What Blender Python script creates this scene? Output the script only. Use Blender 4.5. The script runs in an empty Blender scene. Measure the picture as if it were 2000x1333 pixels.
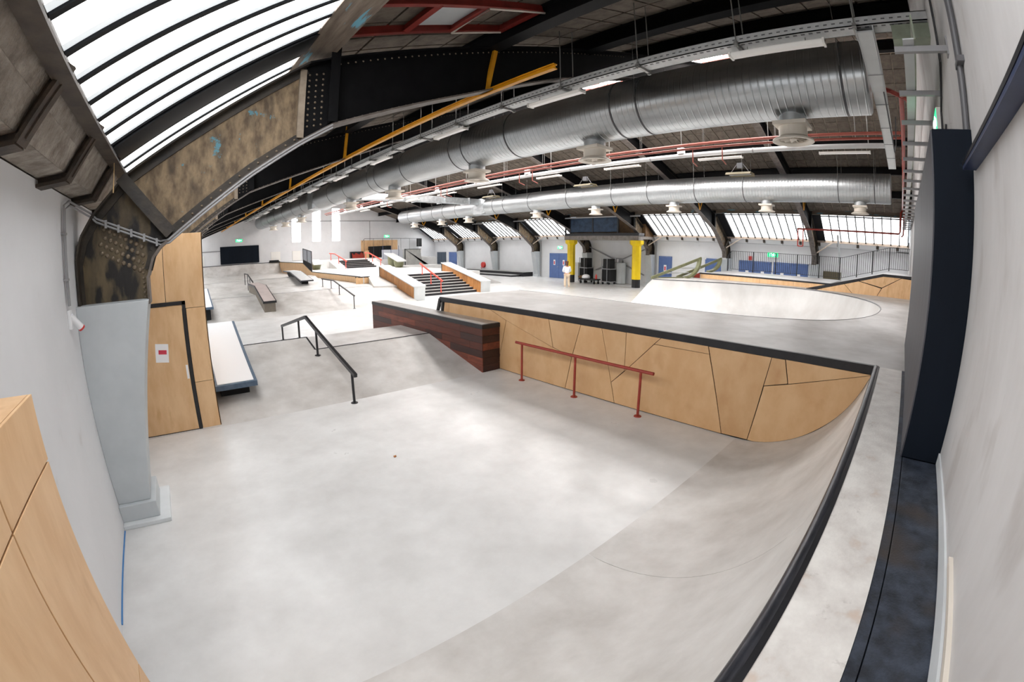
import bpy, math, random
from mathutils import Vector, Matrix
random.seed(7)
SC = bpy.context.scene
COL = SC.collection

# ------------------------------------------------------------------ camera
cd = bpy.data.cameras.new('camera'); cam = bpy.data.objects.new('camera', cd); COL.objects.link(cam); SC.camera = cam
cd.type = 'PANO'                     # the photograph was taken with a fisheye lens
cd.panorama_type = 'FISHEYE_LENS_POLYNOMIAL'
cd.sensor_fit = 'HORIZONTAL'; cd.sensor_width = 36; cd.sensor_height = 24
cd.fisheye_fov = math.radians(240)
cd.fisheye_polynomial_k0 = 0
cd.fisheye_polynomial_k1 = -1.14713173 / 18
cd.fisheye_polynomial_k2 = 0
cd.fisheye_polynomial_k3 = 0.04701266 / 18 ** 3
cd.fisheye_polynomial_k4 = 0
cd.shift_y = -0.0299
cd.clip_start = 0.02; cd.clip_end = 300
_R = [Vector((0.74831857, -0.66333849, 0.0011653)), Vector((-0.10759975, -0.1231174, -0.98654163)), Vector((0.65455451, 0.73812204, -0.1635061))]
_r, _u, _b = _R[0], -_R[1], -_R[2]
cam.matrix_world = Matrix(((_r.x, _u.x, _b.x, 0), (_r.y, _u.y, _b.y, 0), (_r.z, _u.z, _b.z, 2.7), (0, 0, 0, 1)))

# ------------------------------------------------------------------ light, exposure
SKY = 4.3            # radiance of the daylight coming through the sloping side skylights and the gable windows
ZENITH = 11.5        # the brighter overhead sky seen through the ridge rooflights
world = bpy.data.worlds.new('world'); SC.world = world; world.use_nodes = True
world.node_tree.nodes['Background'].inputs[0].default_value = (0.80, 0.88, 1.0, 1)
world.node_tree.nodes['Background'].inputs[1].default_value = 1.0
SC.view_settings.view_transform = 'Standard'; SC.view_settings.look = 'None'
SC.view_settings.gamma = 1.0; SC.view_settings.use_curve_mapping = False
SC.view_settings.exposure = 0.50
SC.cycles.use_denoising = True
SC.cycles.max_bounces = 5; SC.cycles.diffuse_bounces = 4; SC.cycles.glossy_bounces = 2; SC.cycles.transparent_max_bounces = 4
SC.cycles.use_adaptive_sampling = True; SC.cycles.adaptive_threshold = 0.09; SC.cycles.adaptive_min_samples = 16
SC.cycles.sample_clamp_indirect = 8.0
SC.cycles.caustics_reflective = False; SC.cycles.caustics_refractive = False

# ------------------------------------------------------------------ materials
def lin(c):
    return tuple(((v / 255) / 12.92 if v / 255 <= .04045 else ((v / 255 + .055) / 1.055) ** 2.4) for v in c)
MATS = {}
def M(name, col, rough=.5, metal=0.0, col2=None, scale=3.0, sharp=(.35, .65), detail=4.0, bump=0.0, bscale=40.0,
      stretch=(1, 1, 1), spec=.5, rvar=0.0, col3=None, scale3=12.0, amt3=(.6, .72), rand=0.0, col4=None, scale4=6.0, amt4=(.6, .7)):
    m = bpy.data.materials.new(name); m.use_nodes = True; MATS[name] = m
    nt = m.node_tree; N = nt.nodes; Lk = nt.links; b = N['Principled BSDF']
    b.inputs['Roughness'].default_value = rough; b.inputs['Metallic'].default_value = metal
    b.inputs['Specular IOR Level'].default_value = spec
    c1 = lin(col); b.inputs['Base Color'].default_value = (*c1, 1)
    if col2 is None and not bump and not rand: return m
    tc = N.new('ShaderNodeTexCoord'); mp = N.new('ShaderNodeMapping'); Lk.new(tc.outputs['Object'], mp.inputs[0])
    mp.inputs['Scale'].default_value = stretch
    vec = mp.outputs[0]
    if rand:
        oi = N.new('ShaderNodeObjectInfo'); va = N.new('ShaderNodeVectorMath'); va.operation = 'MULTIPLY_ADD'
        cx = N.new('ShaderNodeCombineXYZ')
        for k in range(3): Lk.new(oi.outputs['Random'], cx.inputs[k])
        Lk.new(cx.outputs[0], va.inputs[0]); va.inputs[1].default_value = (37, 53, 71); Lk.new(vec, va.inputs[2]); vec = va.outputs[0]
    out = None
    if col2 is not None:
        nz = N.new('ShaderNodeTexNoise'); nz.inputs['Scale'].default_value = scale; nz.inputs['Detail'].default_value = detail
        nz.inputs['Roughness'].default_value = .62
        Lk.new(vec, nz.inputs['Vector'])
        rp = N.new('ShaderNodeValToRGB'); Lk.new(nz.outputs['Fac'], rp.inputs[0])
        rp.color_ramp.elements[0].position = sharp[0]; rp.color_ramp.elements[0].color = (*c1, 1)
        rp.color_ramp.elements[1].position = sharp[1]; rp.color_ramp.elements[1].color = (*lin(col2), 1)
        out = rp.outputs[0]
        if rvar:
            mr = N.new('ShaderNodeMapRange'); Lk.new(nz.outputs['Fac'], mr.inputs[0]); mr.inputs[1].default_value = .3; mr.inputs[2].default_value = .7
            mr.inputs[3].default_value = rough - rvar; mr.inputs[4].default_value = rough + rvar; Lk.new(mr.outputs[0], b.inputs['Roughness'])
    if col3 is not None:
        n3 = N.new('ShaderNodeTexNoise'); n3.inputs['Scale'].default_value = scale3; n3.inputs['Detail'].default_value = 5; Lk.new(vec, n3.inputs['Vector'])
        mr = N.new('ShaderNodeMapRange'); Lk.new(n3.outputs['Fac'], mr.inputs[0]); mr.inputs[1].default_value = amt3[0]; mr.inputs[2].default_value = amt3[1]
        mx = N.new('ShaderNodeMix'); mx.data_type = 'RGBA'; Lk.new(mr.outputs[0], mx.inputs[0]); Lk.new(out, mx.inputs[6]); mx.inputs[7].default_value = (*lin(col3), 1)
        out = mx.outputs[2]
    if col4 is not None:
        n3 = N.new('ShaderNodeTexNoise'); n3.inputs['Scale'].default_value = scale4; n3.inputs['Detail'].default_value = 8; n3.inputs['Roughness'].default_value = .7; Lk.new(tc.outputs['Object'], n3.inputs['Vector'])
        mr = N.new('ShaderNodeMapRange'); Lk.new(n3.outputs['Fac'], mr.inputs[0]); mr.inputs[1].default_value = amt4[0]; mr.inputs[2].default_value = amt4[1]
        mx4 = N.new('ShaderNodeMix'); mx4.data_type = 'RGBA'; Lk.new(mr.outputs[0], mx4.inputs[0]); Lk.new(out, mx4.inputs[6]); mx4.inputs[7].default_value = (*lin(col4), 1)
        out = mx4.outputs[2]
    if rand:
        hs = N.new('ShaderNodeHueSaturation'); mr = N.new('ShaderNodeMapRange'); Lk.new(oi.outputs['Random'], mr.inputs[0])
        mr.inputs[3].default_value = 1 - rand; mr.inputs[4].default_value = 1 + rand; Lk.new(mr.outputs[0], hs.inputs['Value'])
        if out is not None: Lk.new(out, hs.inputs['Color'])
        else: hs.inputs['Color'].default_value = (*c1, 1)
        out = hs.outputs[0]
    if out is not None: Lk.new(out, b.inputs['Base Color'])
    if bump:
        nb = N.new('ShaderNodeTexNoise'); nb.inputs['Scale'].default_value = bscale; nb.inputs['Detail'].default_value = 5; Lk.new(vec, nb.inputs['Vector'])
        bp = N.new('ShaderNodeBump'); bp.inputs['Strength'].default_value = bump; bp.inputs['Distance'].default_value = .02
        Lk.new(nb.outputs['Fac'], bp.inputs['Height']); Lk.new(bp.outputs[0], b.inputs['Normal'])
    return m
def EM(name, col, strength):
    m = bpy.data.materials.new(name); m.use_nodes = True; MATS[name] = m; nt = m.node_tree
    b = nt.nodes['Principled BSDF']; b.inputs['Base Color'].default_value = (*lin(col), 1); b.inputs['Emission Color'].default_value = (*lin(col), 1)
    b.inputs['Emission Strength'].default_value = strength; b.inputs['Roughness'].default_value = .4
    return m
M('concrete_floor', (224, 224, 223), .34, col2=(200, 199, 197), scale=1.5, sharp=(.32, .74), detail=12, rvar=.07, bump=.03, bscale=40)
M('concrete_ramp', (212, 210, 207), .40, col2=(178, 174, 169), scale=1.3, sharp=(.34, .70), detail=12, rvar=.06, bump=.04, bscale=40)
M('concrete_deck', (192, 190, 188), .42, col2=(168, 165, 162), scale=.9, sharp=(.36, .66), rvar=.08, bump=.04, bscale=50)
M('concrete_scuffed', (226, 223, 218), .42, col2=(200, 195, 190), scale=5.0, detail=12, sharp=(.36, .66), bump=.08, bscale=60, col3=(198, 166, 138), scale3=5.0, amt3=(.62, .86), col4=(168, 162, 156), scale4=9.0, amt4=(.62, .80))
M('concrete_bowl', (206, 206, 205), .45, col2=(190, 189, 187), scale=1.0, bump=.02, stretch=(1, 1, .3))
M('concrete_white', (216, 216, 215), .4, col2=(204, 203, 201), scale=1.2, bump=.02)
M('wall_white', (228, 229, 231), .75, col2=(222, 223, 225), scale=1.0, bump=.03, bscale=16, col3=(206, 204, 202), scale3=4.0, amt3=(.66, .92))
M('wall_scuffed', (208, 207, 207), .7, col2=(192, 190, 189), scale=1.6, detail=10, bump=.12, bscale=12, col3=(172, 167, 164), scale3=4.0, amt3=(.58, .84), stretch=(1, 1, .45))
M('plaster_grey', (196, 201, 204), .6, col2=(186, 192, 195), scale=2)
M('plaster_light', (222, 226, 228), .6, col2=(212, 216, 218), scale=2)
M('plywood', (232, 194, 149), .45, col2=(220, 178, 131), scale=2.2, stretch=(3, 3, .9), bump=.03, bscale=70, col3=(204, 158, 108), scale3=2.4, amt3=(.60, .84), rand=.04)
M('plywood_worn', (214, 176, 132), .45, col2=(202, 160, 114), scale=2.0, stretch=(2.5, 1.2, .8), bump=.03, bscale=70, col3=(182, 134, 86), scale3=1.9, amt3=(.58, .86), rand=.05)
M('oak_plank', (196, 140, 84), .5, col2=(166, 110, 60), scale=3, stretch=(6, 6, .6), bump=.03, rand=.14)
M('dark_plank', (116, 58, 40), .45, col2=(86, 40, 28), scale=3, stretch=(3, .6, 5), bump=.03, rand=.35)
M('plank_mid', (92, 44, 31), .45, col2=(72, 34, 25), scale=3, stretch=(3, .6, 5), bump=.03, rand=.2)
M('plank_dark', (64, 34, 28), .45, col2=(50, 27, 23), scale=3, stretch=(3, .6, 5), bump=.03, rand=.2)
M('black_steel', (24, 24, 27), .38, col2=(34, 34, 38), scale=8, bump=.03)
M('coping_steel', (36, 37, 42), .32, metal=.35, col2=(58, 59, 66), scale=14, stretch=(.5, 3, 3))
M('black_mat', (28, 33, 42), .55, col2=(66, 74, 88), scale=9, detail=12, sharp=(.38, .72), bump=.2, bscale=80, col3=(58, 52, 50), scale3=3.0, amt3=(.52, .72))
M('navy_panel', (15, 21, 30), .7, col2=(19, 26, 36), scale=2, bump=.03, stretch=(1, 1, .3), spec=.12)
M('navy_edge', (58, 59, 66), .6, col2=(70, 71, 78), scale=4, stretch=(4, 4, .3))
M('blue_steel', (46, 57, 88), .45, col2=(42, 52, 80), scale=4)
M('blue_door', (92, 118, 172), .45, col2=(84, 109, 162), scale=2)
M('slate_blue', (70, 90, 112), .4, col2=(86, 104, 124), scale=9)
M('grey_door', (72, 84, 98), .4)
M('rail_red', (160, 58, 44), .4, col2=(142, 48, 36), scale=9)
M('bright_red', (226, 92, 78), .4)
M('hose_red', (206, 62, 58), .4)
M('pipe_red', (170, 98, 86), .45, col2=(162, 84, 71), scale=4)
M('frame_red', (138, 48, 40), .5, col2=(116, 38, 32), scale=3)
M('yellow_paint', (248, 214, 16), .4, col2=(240, 204, 10), scale=3)
M('yellow_steel', (214, 150, 20), .45, col2=(190, 128, 14), scale=4)
M('olive_steel', (128, 130, 98), .45, col2=(112, 114, 84), scale=4)
M('girder_brown', (124, 105, 82), .72, col2=(96, 80, 62), scale=2.6, sharp=(.36, .64), bump=.35, bscale=22, col3=(46, 40, 36), scale3=2.2, amt3=(.56, .74))
M('girder_worn', (148, 128, 100), .72, col2=(92, 76, 58), scale=6.0, sharp=(.36, .64), detail=8, stretch=(1.6, 1, .7), bump=.5, bscale=26, col3=(44, 38, 33), scale3=2.6, amt3=(.52, .72), col4=(88, 138, 152), scale4=4.5, amt4=(.60, .64))
M('girder_dark', (66, 58, 48), .6, col2=(34, 31, 29), scale=3, bump=.25, bscale=22)
M('girder_column', (104, 90, 66), .55, col2=(80, 69, 52), scale=3, sharp=(.4, .6), bump=.25, bscale=20, col3=(30, 27, 25), scale3=3.2, amt3=(.47, .58), stretch=(2, 2, .8))
M('girder_black', (10, 10, 12), .6, col2=(17, 17, 19), scale=3, bump=.05, spec=.15)
M('flange_grey', (112, 104, 98), .55, col2=(86, 78, 72), scale=6, bump=.15)
M('stiffener_tan', (160, 146, 128), .6, col2=(128, 114, 98), scale=5, bump=.2)
M('header_paint', (120, 108, 96), .7, col2=(88, 76, 64), scale=4, stretch=(3, .35, 3), bump=.3, bscale=24, col3=(96, 150, 168), scale3=2.6, amt3=(.60, .63))
M('rivet_steel', (126, 112, 94), .4, metal=.2)
M('soffit_concrete', (166, 158, 148), .85, col2=(120, 111, 102), scale=7, detail=8, bump=.8, bscale=34, rand=.08)
M('rib_steel', (50, 43, 37), .6, col2=(82, 68, 56), scale=5, bump=.25)
M('sill_steel', (86, 76, 66), .55, col2=(60, 52, 46), scale=6, bump=.1)
M('sill_pale', (196, 182, 168), .6, col2=(176, 160, 146), scale=6)
M('roof_board', (112, 103, 93), .95, col2=(88, 80, 72), scale=6, bump=.4, bscale=60, rand=.12)
M('roof_joint', (180, 166, 151), .95, col2=(156, 144, 131), scale=6)
M('bar_navy', (11, 14, 20), .5, spec=.25)
M('galvanised', (208, 212, 214), .38, metal=.75, col2=(176, 181, 184), scale=5, stretch=(1, .25, 1))
M('galv_tray', (196, 198, 198), .45, metal=.15, col2=(182, 185, 186), scale=8)
M('tray_olive', (150, 158, 140), .45, metal=.2, col2=(132, 140, 124), scale=5)
M('rod_steel', (150, 150, 148), .4, metal=.6)
M('white_enamel', (238, 236, 231), .4)
M('cream_plastic', (220, 212, 200), .5)
M('white_plastic', (240, 241, 243), .4)
M('light_tube', (246, 244, 240), .35)
M('conduit_grey', (150, 150, 152), .45)
M('conduit_dark', (92, 92, 95), .45)
M('steel_white', (204, 208, 209), .4, col2=(194, 198, 199), scale=2)
M('grey_laminate', (196, 198, 198), .4)
M('coping_grey', (92, 93, 96), .35, metal=.4)
M('grey_panel', (178, 182, 190), .5)
M('ramp_grey', (160, 161, 158), .6, col2=(144, 145, 142), scale=2)
M('cap_grey', (150, 148, 146), .35, col2=(178, 174, 170), scale=1.6)
M('cap_pink', (205, 192, 188), .4, col2=(190, 178, 174), scale=2)
M('concrete_olive', (122, 114, 102), .6, col2=(108, 100, 90), scale=4)
M('black_cloth', (16, 16, 18), .8)
M('speaker_black', (14, 14, 15), .6)
M('navy_cloth', (48, 68, 92), .7, col2=(30, 44, 62), scale=3.0, bump=.8, bscale=5)
M('brown_board', (112, 82, 48), .7, col2=(86, 62, 36), scale=3)
M('concrete_beam', (150, 144, 138), .8, col2=(124, 118, 112), scale=4, bump=.3)
M('paper', (246, 246, 248), .6)
M('paper_red', (214, 62, 84), .6)
M('skin', (214, 168, 142), .5)
M('hair_brown', (92, 56, 36), .6)
M('shirt_white', (234, 238, 246), .8)
M('trouser_beige', (214, 196, 172), .8)
M('shoe_white', (230, 228, 226), .6)
M('twine', (204, 174, 128), .9)
M('leaf_rust', (168, 110, 60), .8)
M('blue_tape', (70, 130, 190), .6)
M('brown_stain', (96, 88, 66), .7)
EM('sky_glass', (252, 252, 253), SKY)
EM('window_glass', (250, 251, 255), SKY * 1.3)
EM('zenith_glass', (255, 253, 250), ZENITH)
EM('glass_lap', (226, 232, 236), .55)
EM('exit_green', (40, 196, 120), 1.6)
EM('exit_white', (240, 255, 248), 2.0)
# duct: bright galvanised steel with spiral seams as fine relief
def duct_mat():
    m = M('duct_spiral', (190, 194, 196), .34, metal=.95, col2=(174, 178, 181), scale=3, stretch=(1, .2, 1)); nt = m.node_tree; N = nt.nodes; b = N['Principled BSDF']
    tc = N.new('ShaderNodeTexCoord'); w = N.new('ShaderNodeTexWave'); w.wave_type = 'BANDS'; w.bands_direction = 'Y'; w.wave_profile = 'SIN'
    w.inputs['Scale'].default_value = 2.3; w.inputs['Distortion'].default_value = 0
    nt.links.new(tc.outputs['Object'], w.inputs['Vector'])
    rp = N.new('ShaderNodeValToRGB'); rp.color_ramp.elements[0].position = .90; rp.color_ramp.elements[1].position = .985
    nt.links.new(w.outputs['Fac'], rp.inputs[0])
    bp = N.new('ShaderNodeBump'); bp.inputs['Strength'].default_value = .6; bp.inputs['Distance'].default_value = .012
    nt.links.new(rp.outputs[0], bp.inputs['Height']); nt.links.new(bp.outputs[0], b.inputs['Normal'])
duct_mat()

# ------------------------------------------------------------------ mesh helpers
class MB:
    def __init__(s): s.v = []; s.f = []; s.st = []
    def add(s, vs, fs):
        o = len(s.v); s.st.append(o); s.v += [tuple(p) for p in vs]; s.f += [tuple(i + o for i in f) for f in fs]; return s
    def box(s, x0, x1, y0, y1, z0, z1):
        return s.add([(x0, y0, z0), (x1, y0, z0), (x1, y1, z0), (x0, y1, z0), (x0, y0, z1), (x1, y0, z1), (x1, y1, z1), (x0, y1, z1)],
                     [(3, 2, 1, 0), (4, 5, 6, 7), (0, 1, 5, 4), (1, 2, 6, 5), (2, 3, 7, 6), (3, 0, 4, 7)])
    def prism(s, prof, axis, a, b):
        n = len(prof); mk = {'x': lambda p, t: (t, p[0], p[1]), 'y': lambda p, t: (p[0], t, p[1]), 'z': lambda p, t: (p[0], p[1], t)}[axis]
        ar = sum(prof[i][0] * prof[(i + 1) % n][1] - prof[(i + 1) % n][0] * prof[i][1] for i in range(n))
        if (ar > 0) == (axis == 'y'): prof = prof[::-1]
        vs = [mk(p, a) for p in prof] + [mk(p, b) for p in prof]
        return s.add(vs, [tuple(range(n))[::-1], tuple(range(n, 2 * n))] + [(i, (i + 1) % n, n + (i + 1) % n, n + i) for i in range(n)])
    def quad(s, a, b, c, d): return s.add([a, b, c, d], [(0, 1, 2, 3)])
    def slab(s, pts, t):      # polygon (any plane) thickened downwards by vector t
        n = len(pts); t = Vector(t); q = [tuple(Vector(p) + t) for p in pts]
        return s.add(list(pts) + q, [tuple(range(n)), tuple(range(n, 2 * n))[::-1]] + [(i, n + i, n + (i + 1) % n, (i + 1) % n) for i in range(n)])
    def bar(s, p, q, w, h, up=(0, 0, 1)):
        p = Vector(p); q = Vector(q); d = (q - p).normalized(); u = Vector(up)
        sd = d.cross(u)
        if sd.length < 1e-4: sd = d.cross(Vector((1, 0, 0)))
        sd.normalize(); u = sd.cross(d); a = sd * (w / 2); c = u * (h / 2)
        vs = [p - a - c, p + a - c, p + a + c, p - a + c, q - a - c, q + a - c, q + a + c, q - a + c]
        return s.add(vs, [(0, 1, 2, 3), (7, 6, 5, 4), (4, 5, 1, 0), (5, 6, 2, 1), (6, 7, 3, 2), (7, 4, 0, 3)])
    def tube(s, path, r, n=8):
        P = [Vector(p) for p in path]; rs = r if isinstance(r, (list, tuple)) else [r] * len(P); o = len(s.v); s.st.append(o); ref = None
        for i, p in enumerate(P):
            d = (P[min(i + 1, len(P) - 1)] - P[max(i - 1, 0)]).normalized()
            if ref is None: ref = d.cross(Vector((0, 0, 1))) if abs(d.z) < .9 else d.cross(Vector((1, 0, 0)))
            a = (ref - d * ref.dot(d)).normalized(); ref = a; c = d.cross(a)
            for k in range(n):
                t = 2 * math.pi * k / n; s.v.append(tuple(p + (a * math.cos(t) + c * math.sin(t)) * rs[i]))
        for i in range(len(P) - 1):
            for k in range(n):
                s.f.append((o + i * n + k, o + i * n + (k + 1) % n, o + (i + 1) * n + (k + 1) % n, o + (i + 1) * n + k))
        s.f.append(tuple(o + k for k in range(n))[::-1]); s.f.append(tuple(o + (len(P) - 1) * n + k for k in range(n)))
        return s
    def lathe(s, prof, c, n=20, axis='z'):
        o = len(s.v); m = len(prof); s.st.append(o)
        for r, z in prof:
            for k in range(n):
                t = 2 * math.pi * k / n; a, b = r * math.cos(t), r * math.sin(t)
                s.v.append((c[0] + a, c[1] + b, c[2] + z) if axis == 'z' else (c[0] + a, c[1] + z, c[2] + b) if axis == 'y' else (c[0] + z, c[1] + a, c[2] + b))
        for i in range(m - 1):
            for k in range(n):
                q = (o + i * n + k, o + i * n + (k + 1) % n, o + (i + 1) * n + (k + 1) % n, o + (i + 1) * n + k)
                s.f.append(q if axis != 'y' else q[::-1])
        s.f.append(tuple(o + k for k in range(n))); s.f.append(tuple(o + (m - 1) * n + k for k in range(n)))
        return s
    def dome(s, c, nrm, r, n=7):
        c = Vector(c); nrm = Vector(nrm).normalized(); a = nrm.orthogonal().normalized(); b = nrm.cross(a); o = len(s.v); s.st.append(o)
        for rr, hh in ((1, 0), (.75, .45), (.35, .68)):
            for k in range(n):
                t = 2 * math.pi * k / n; s.v.append(tuple(c + (a * math.cos(t) + b * math.sin(t)) * r * rr + nrm * r * hh))
        for i in range(2):
            for k in range(n): s.f.append((o + i * n + k, o + i * n + (k + 1) % n, o + (i + 1) * n + (k + 1) % n, o + (i + 1) * n + k))
        s.f.append(tuple(o + 2 * n + k for k in range(n)))
        return s
    def clusters(s, tol=.004):          # groups of shapes that touch each other
        if len(s.st) < 2 or s.st[0] != 0: return None
        n = len(s.st); rg = list(zip(s.st, s.st[1:] + [len(s.v)])); bb = []
        for a, b in rg:
            xs, ys, zs = zip(*s.v[a:b]); bb.append((min(xs), max(xs), min(ys), max(ys), min(zs), max(zs)))
        par = list(range(n))
        def find(i):
            while par[i] != i: i = par[i]
            return i
        for i in range(n):
            for j in range(i):
                p, q = bb[i], bb[j]
                if all(p[2 * k] <= q[2 * k + 1] + tol and q[2 * k] <= p[2 * k + 1] + tol for k in range(3)): par[find(i)] = find(j)
        gr = {}
        for i in range(n): gr.setdefault(find(i), []).append(i)
        if len(gr) < 2: return None
        out = []
        for g in gr.values():
            m = MB()
            for i in g:
                a, b = rg[i]; o = len(m.v); m.st.append(o); m.v += s.v[a:b]; m.f += [tuple(x - a + o for x in f) for f in s.f if a <= f[0] < b]
            out.append(m)
        return out
    def build(s, name, mat, parent=None, smooth=False, bevel=0.0, label=None, kind=None):
        if parent is not None and kind != 'stuff' and 1 < len(s.st) < 200:
            cl = s.clusters()
            if cl:
                for m in cl[1:]: m.build(name, mat, parent, smooth, bevel, label, kind)
                return cl[0].build(name, mat, parent, smooth, bevel, label, kind)
        org = Vector(parent['_o']) if parent is not None else Vector((0, 0, 0))
        if parent is None:
            xs, ys, zs = zip(*s.v); org = Vector(((min(xs) + max(xs)) / 2, (min(ys) + max(ys)) / 2, min(zs)))
        me = bpy.data.meshes.new(name); me.from_pydata([tuple(Vector(p) - org) for p in s.v], [], s.f); me.update()
        me.materials.append(MATS[mat])
        if smooth:
            me.shade_smooth()
            try: me.set_sharp_from_angle(angle=math.radians(38))
            except Exception: pass
        o = bpy.data.objects.new(name, me); COL.objects.link(o)
        if parent is not None: o.parent = parent
        else: o.location = org
        o['_o'] = tuple(org)
        if bevel:
            b = o.modifiers.new('bevel', 'BEVEL'); b.width = bevel; b.segments = 2; b.limit_method = 'ANGLE'; b.angle_limit = math.radians(35)
        if label: o['label'] = label
        if kind: o['kind'] = kind
        return o
def glow(o, d):             # only the face towards direction d of a pane gives light
    me = o.data; me.materials.append(MATS['bar_navy']); d = Vector(d)
    for p in me.polygons: p.material_index = 0 if p.normal.dot(d) > .5 else 1
    return o
def thing(name, label, cat, loc=(0, 0, 0), group=None):
    o = bpy.data.objects.new(name, None); COL.objects.link(o); o.location = loc; o.empty_display_size = .2
    o['label'] = label; o['category'] = cat; o['_o'] = tuple(loc)
    if group: o['group'] = group
    return o
def tag(o, label, cat, group=None):
    o['label'] = label; o['category'] = cat
    if group: o['group'] = group
    return o
def struct(name, mb, mat, label=None, **k):
    o = mb.build(name, mat, **k); o['kind'] = 'structure'
    if label: o['label'] = label
    return o
def sroot(name, loc, label=None):
    o = bpy.data.objects.new(name, None); COL.objects.link(o); o.location = loc; o['kind'] = 'structure'; o['_o'] = tuple(loc)
    if label: o['label'] = label
    return o
def dup(root, loc, label=None, rot=None):
    r = root.copy(); COL.objects.link(r); r.location = loc
    if label: r['label'] = label
    if rot is not None: r.rotation_euler = rot
    for ch in root.children:
        c = ch.copy(); COL.objects.link(c); c.parent = r
        for g in ch.children:
            d = g.copy(); COL.objects.link(d); d.parent = c
    return r
ORD = ['first', 'second', 'third', 'fourth', 'fifth', 'sixth', 'seventh', 'eighth', 'ninth', 'tenth', 'eleventh', 'twelfth', 'thirteenth', 'fourteenth']
def box(*a): return MB().box(*a)
def arc(cx, cz, r, a0, a1, n):
    return [(cx + r * math.cos(math.radians(a0 + (a1 - a0) * i / n)), cz + r * math.sin(math.radians(a0 + (a1 - a0) * i / n))) for i in range(n + 1)]

# main dimensions of the hall (metres)
XL, XR, YN, YF = -1.14, 29.2, -0.50, 47.2      # side walls, end walls
XC = (XL + XR) / 2
TY = [5.2 + 6.0 * k for k in range(7)]         # roof frames along the hall
def mx(x, side): return x if side == 0 else 2 * XC - x
def roofz(x):
    d = x if x <= XC else 2 * XC - x
    return 5.30 + .305 * (d - 1.5)
# ------------------------------------------------------------------ the setting
struct('floor', box(XL - .3, XR + .3, YN - .3, YF + .3, -.2, 0), 'concrete_floor')
wl = struct('wall_left', box(XL - .3, XL, YN - .3, YF + .3, 0, 3.36), 'wall_white')
struct('wall_far', box(XR, XR + .3, YN - .3, YF + .3, 0, 3.36), 'wall_white')
struct('wall_right', box(XL - .3, XR + .3, YN - .3, YN, 0, 9.6), 'wall_scuffed')
wb = MB(); WX = [(11.5, 12.5), (13.75, 14.73), (16.0, 16.96)]; WZ0, WZ1 = 3.70, 7.3
e = [XL - .3] + [v for w in WX for v in w] + [XR + .3]
for i in range(0, len(e), 2): wb.box(e[i], e[i + 1], YF, YF + .3, 0, 9.6)
for a, b_ in WX: wb.box(a, b_, YF, YF + .3, 0, WZ0); wb.box(a, b_, YF, YF + .3, WZ1, 9.6)
struct('wall_back', wb, 'wall_white')
win = 0
def next_window():
    global win; win += 1; return 'window_%d' % win
for k, (a, b_) in enumerate(WX):
    w = sroot(next_window(), ((a + b_) / 2, YF + .12, WZ0), 'tall narrow gable window, %s from the left' % ORD[k])
    for i in range(2):
        for j in range(5):
            x0 = a + .04 + i * (b_ - a - .08) / 2; x1 = x0 + (b_ - a - .08) / 2; z0 = WZ0 + .04 + j * (WZ1 - WZ0 - .08) / 5; z1 = z0 + (WZ1 - WZ0 - .08) / 5
            glow(box(x0 + .012, x1 - .012, YF + .13, YF + .15, z0 + .012, z1 - .012).build('pane', 'window_glass', w), (0, -1, 0))
    f = MB().box(a, a + .05, YF + .09, YF + .18, WZ0, WZ1).box(b_ - .05, b_, YF + .09, YF + .18, WZ0, WZ1).box(a, b_, YF + .09, YF + .18, WZ0, WZ0 + .05).box(a, b_, YF + .09, YF + .18, WZ1 - .05, WZ1)
    f.box((a + b_) / 2 - .012, (a + b_) / 2 + .012, YF + .12, YF + .16, WZ0, WZ1)
    for j in range(1, 5):
        z = WZ0 + .04 + j * (WZ1 - WZ0 - .08) / 5; f.box(a, b_, YF + .12, YF + .16, z - .012, z + .012)
    f.build('window_frame', 'white_enamel', w)
# roof: a pale backing with dark boards under it, each board its own piece near the camera
rf = MB()
for s in (0, 1):
    pr = [(mx(1.35, s), roofz(1.35) + .02), (XC, roofz(XC) + .02), (XC, roofz(XC) + .2), (mx(1.35, s), roofz(1.35) + .2)]
    rf.prism(pr, 'y', YN - .3, YF + .3)
roof = struct('ceiling', rf, 'roof_joint')
PX, PY = .70, .475
def board_mesh(x, y, s):
    n = Vector((-.305, 0, 1)).normalized() * -.03; pts = []
    x0, x1 = x + .018, x + PX - .018
    for (a, c) in ((x0, y + .018), (x1, y + .018), (x1, y + PY - .018), (x0, y + PY - .018)): pts.append((mx(a, s), c, roofz(a) + .015))
    if s == 0: pts = pts[::-1]
    return pts, (0, 0, -.035)
rest = MB(); near = []
RL = [(11.3, 13.4)]                                       # rooflight strip near the ridge
RFL = [(max(-.3, 1.25 + 3.95 * k - 1.45), 1.25 + 3.95 * k + 1.45) for k in range(1, 11)]
def in_rooflight(x, y): return x + PX > 10.9 and x < 13.45 and any(y + PY > a and y < b for a, b in RFL)
for s in (0, 1):
    for i in range(int((XC - 1.5) / PX)):
        for j in range(int((YF - YN) / PY)):
            x = 1.55 + i * PX; y = YN + .02 + j * PY
            if in_rooflight(x, y): continue
            if s == 0 and 1.6 < x < 9.5 and y < 5.0: near.append((x, y, s))
            elif s == 1 and 2.2 < x < 11.0 and y < 6.0 and len(near) < 296: near.append((x, y, s))
            else:
                p, t = board_mesh(x, y, s); rest.slab(p, t)
protos = {}
for x, y, s in near[:298]:
    if s not in protos:
        p, t = board_mesh(x, y, s); o = MB().slab(p, t).build('roof_board', 'roof_board', roof); protos[s] = (o, x, y)
    else:
        o0, x0, y0 = protos[s]; o = o0.copy(); COL.objects.link(o); o.location = (mx(x, s) - mx(x0, s), y - y0, roofz(x) - roofz(x0))
for x, y, s in near[298:]:
    p, t = board_mesh(x, y, s); rest.slab(p, t)
rest.build('roof_boards', 'roof_board', roof, kind='stuff')
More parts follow.
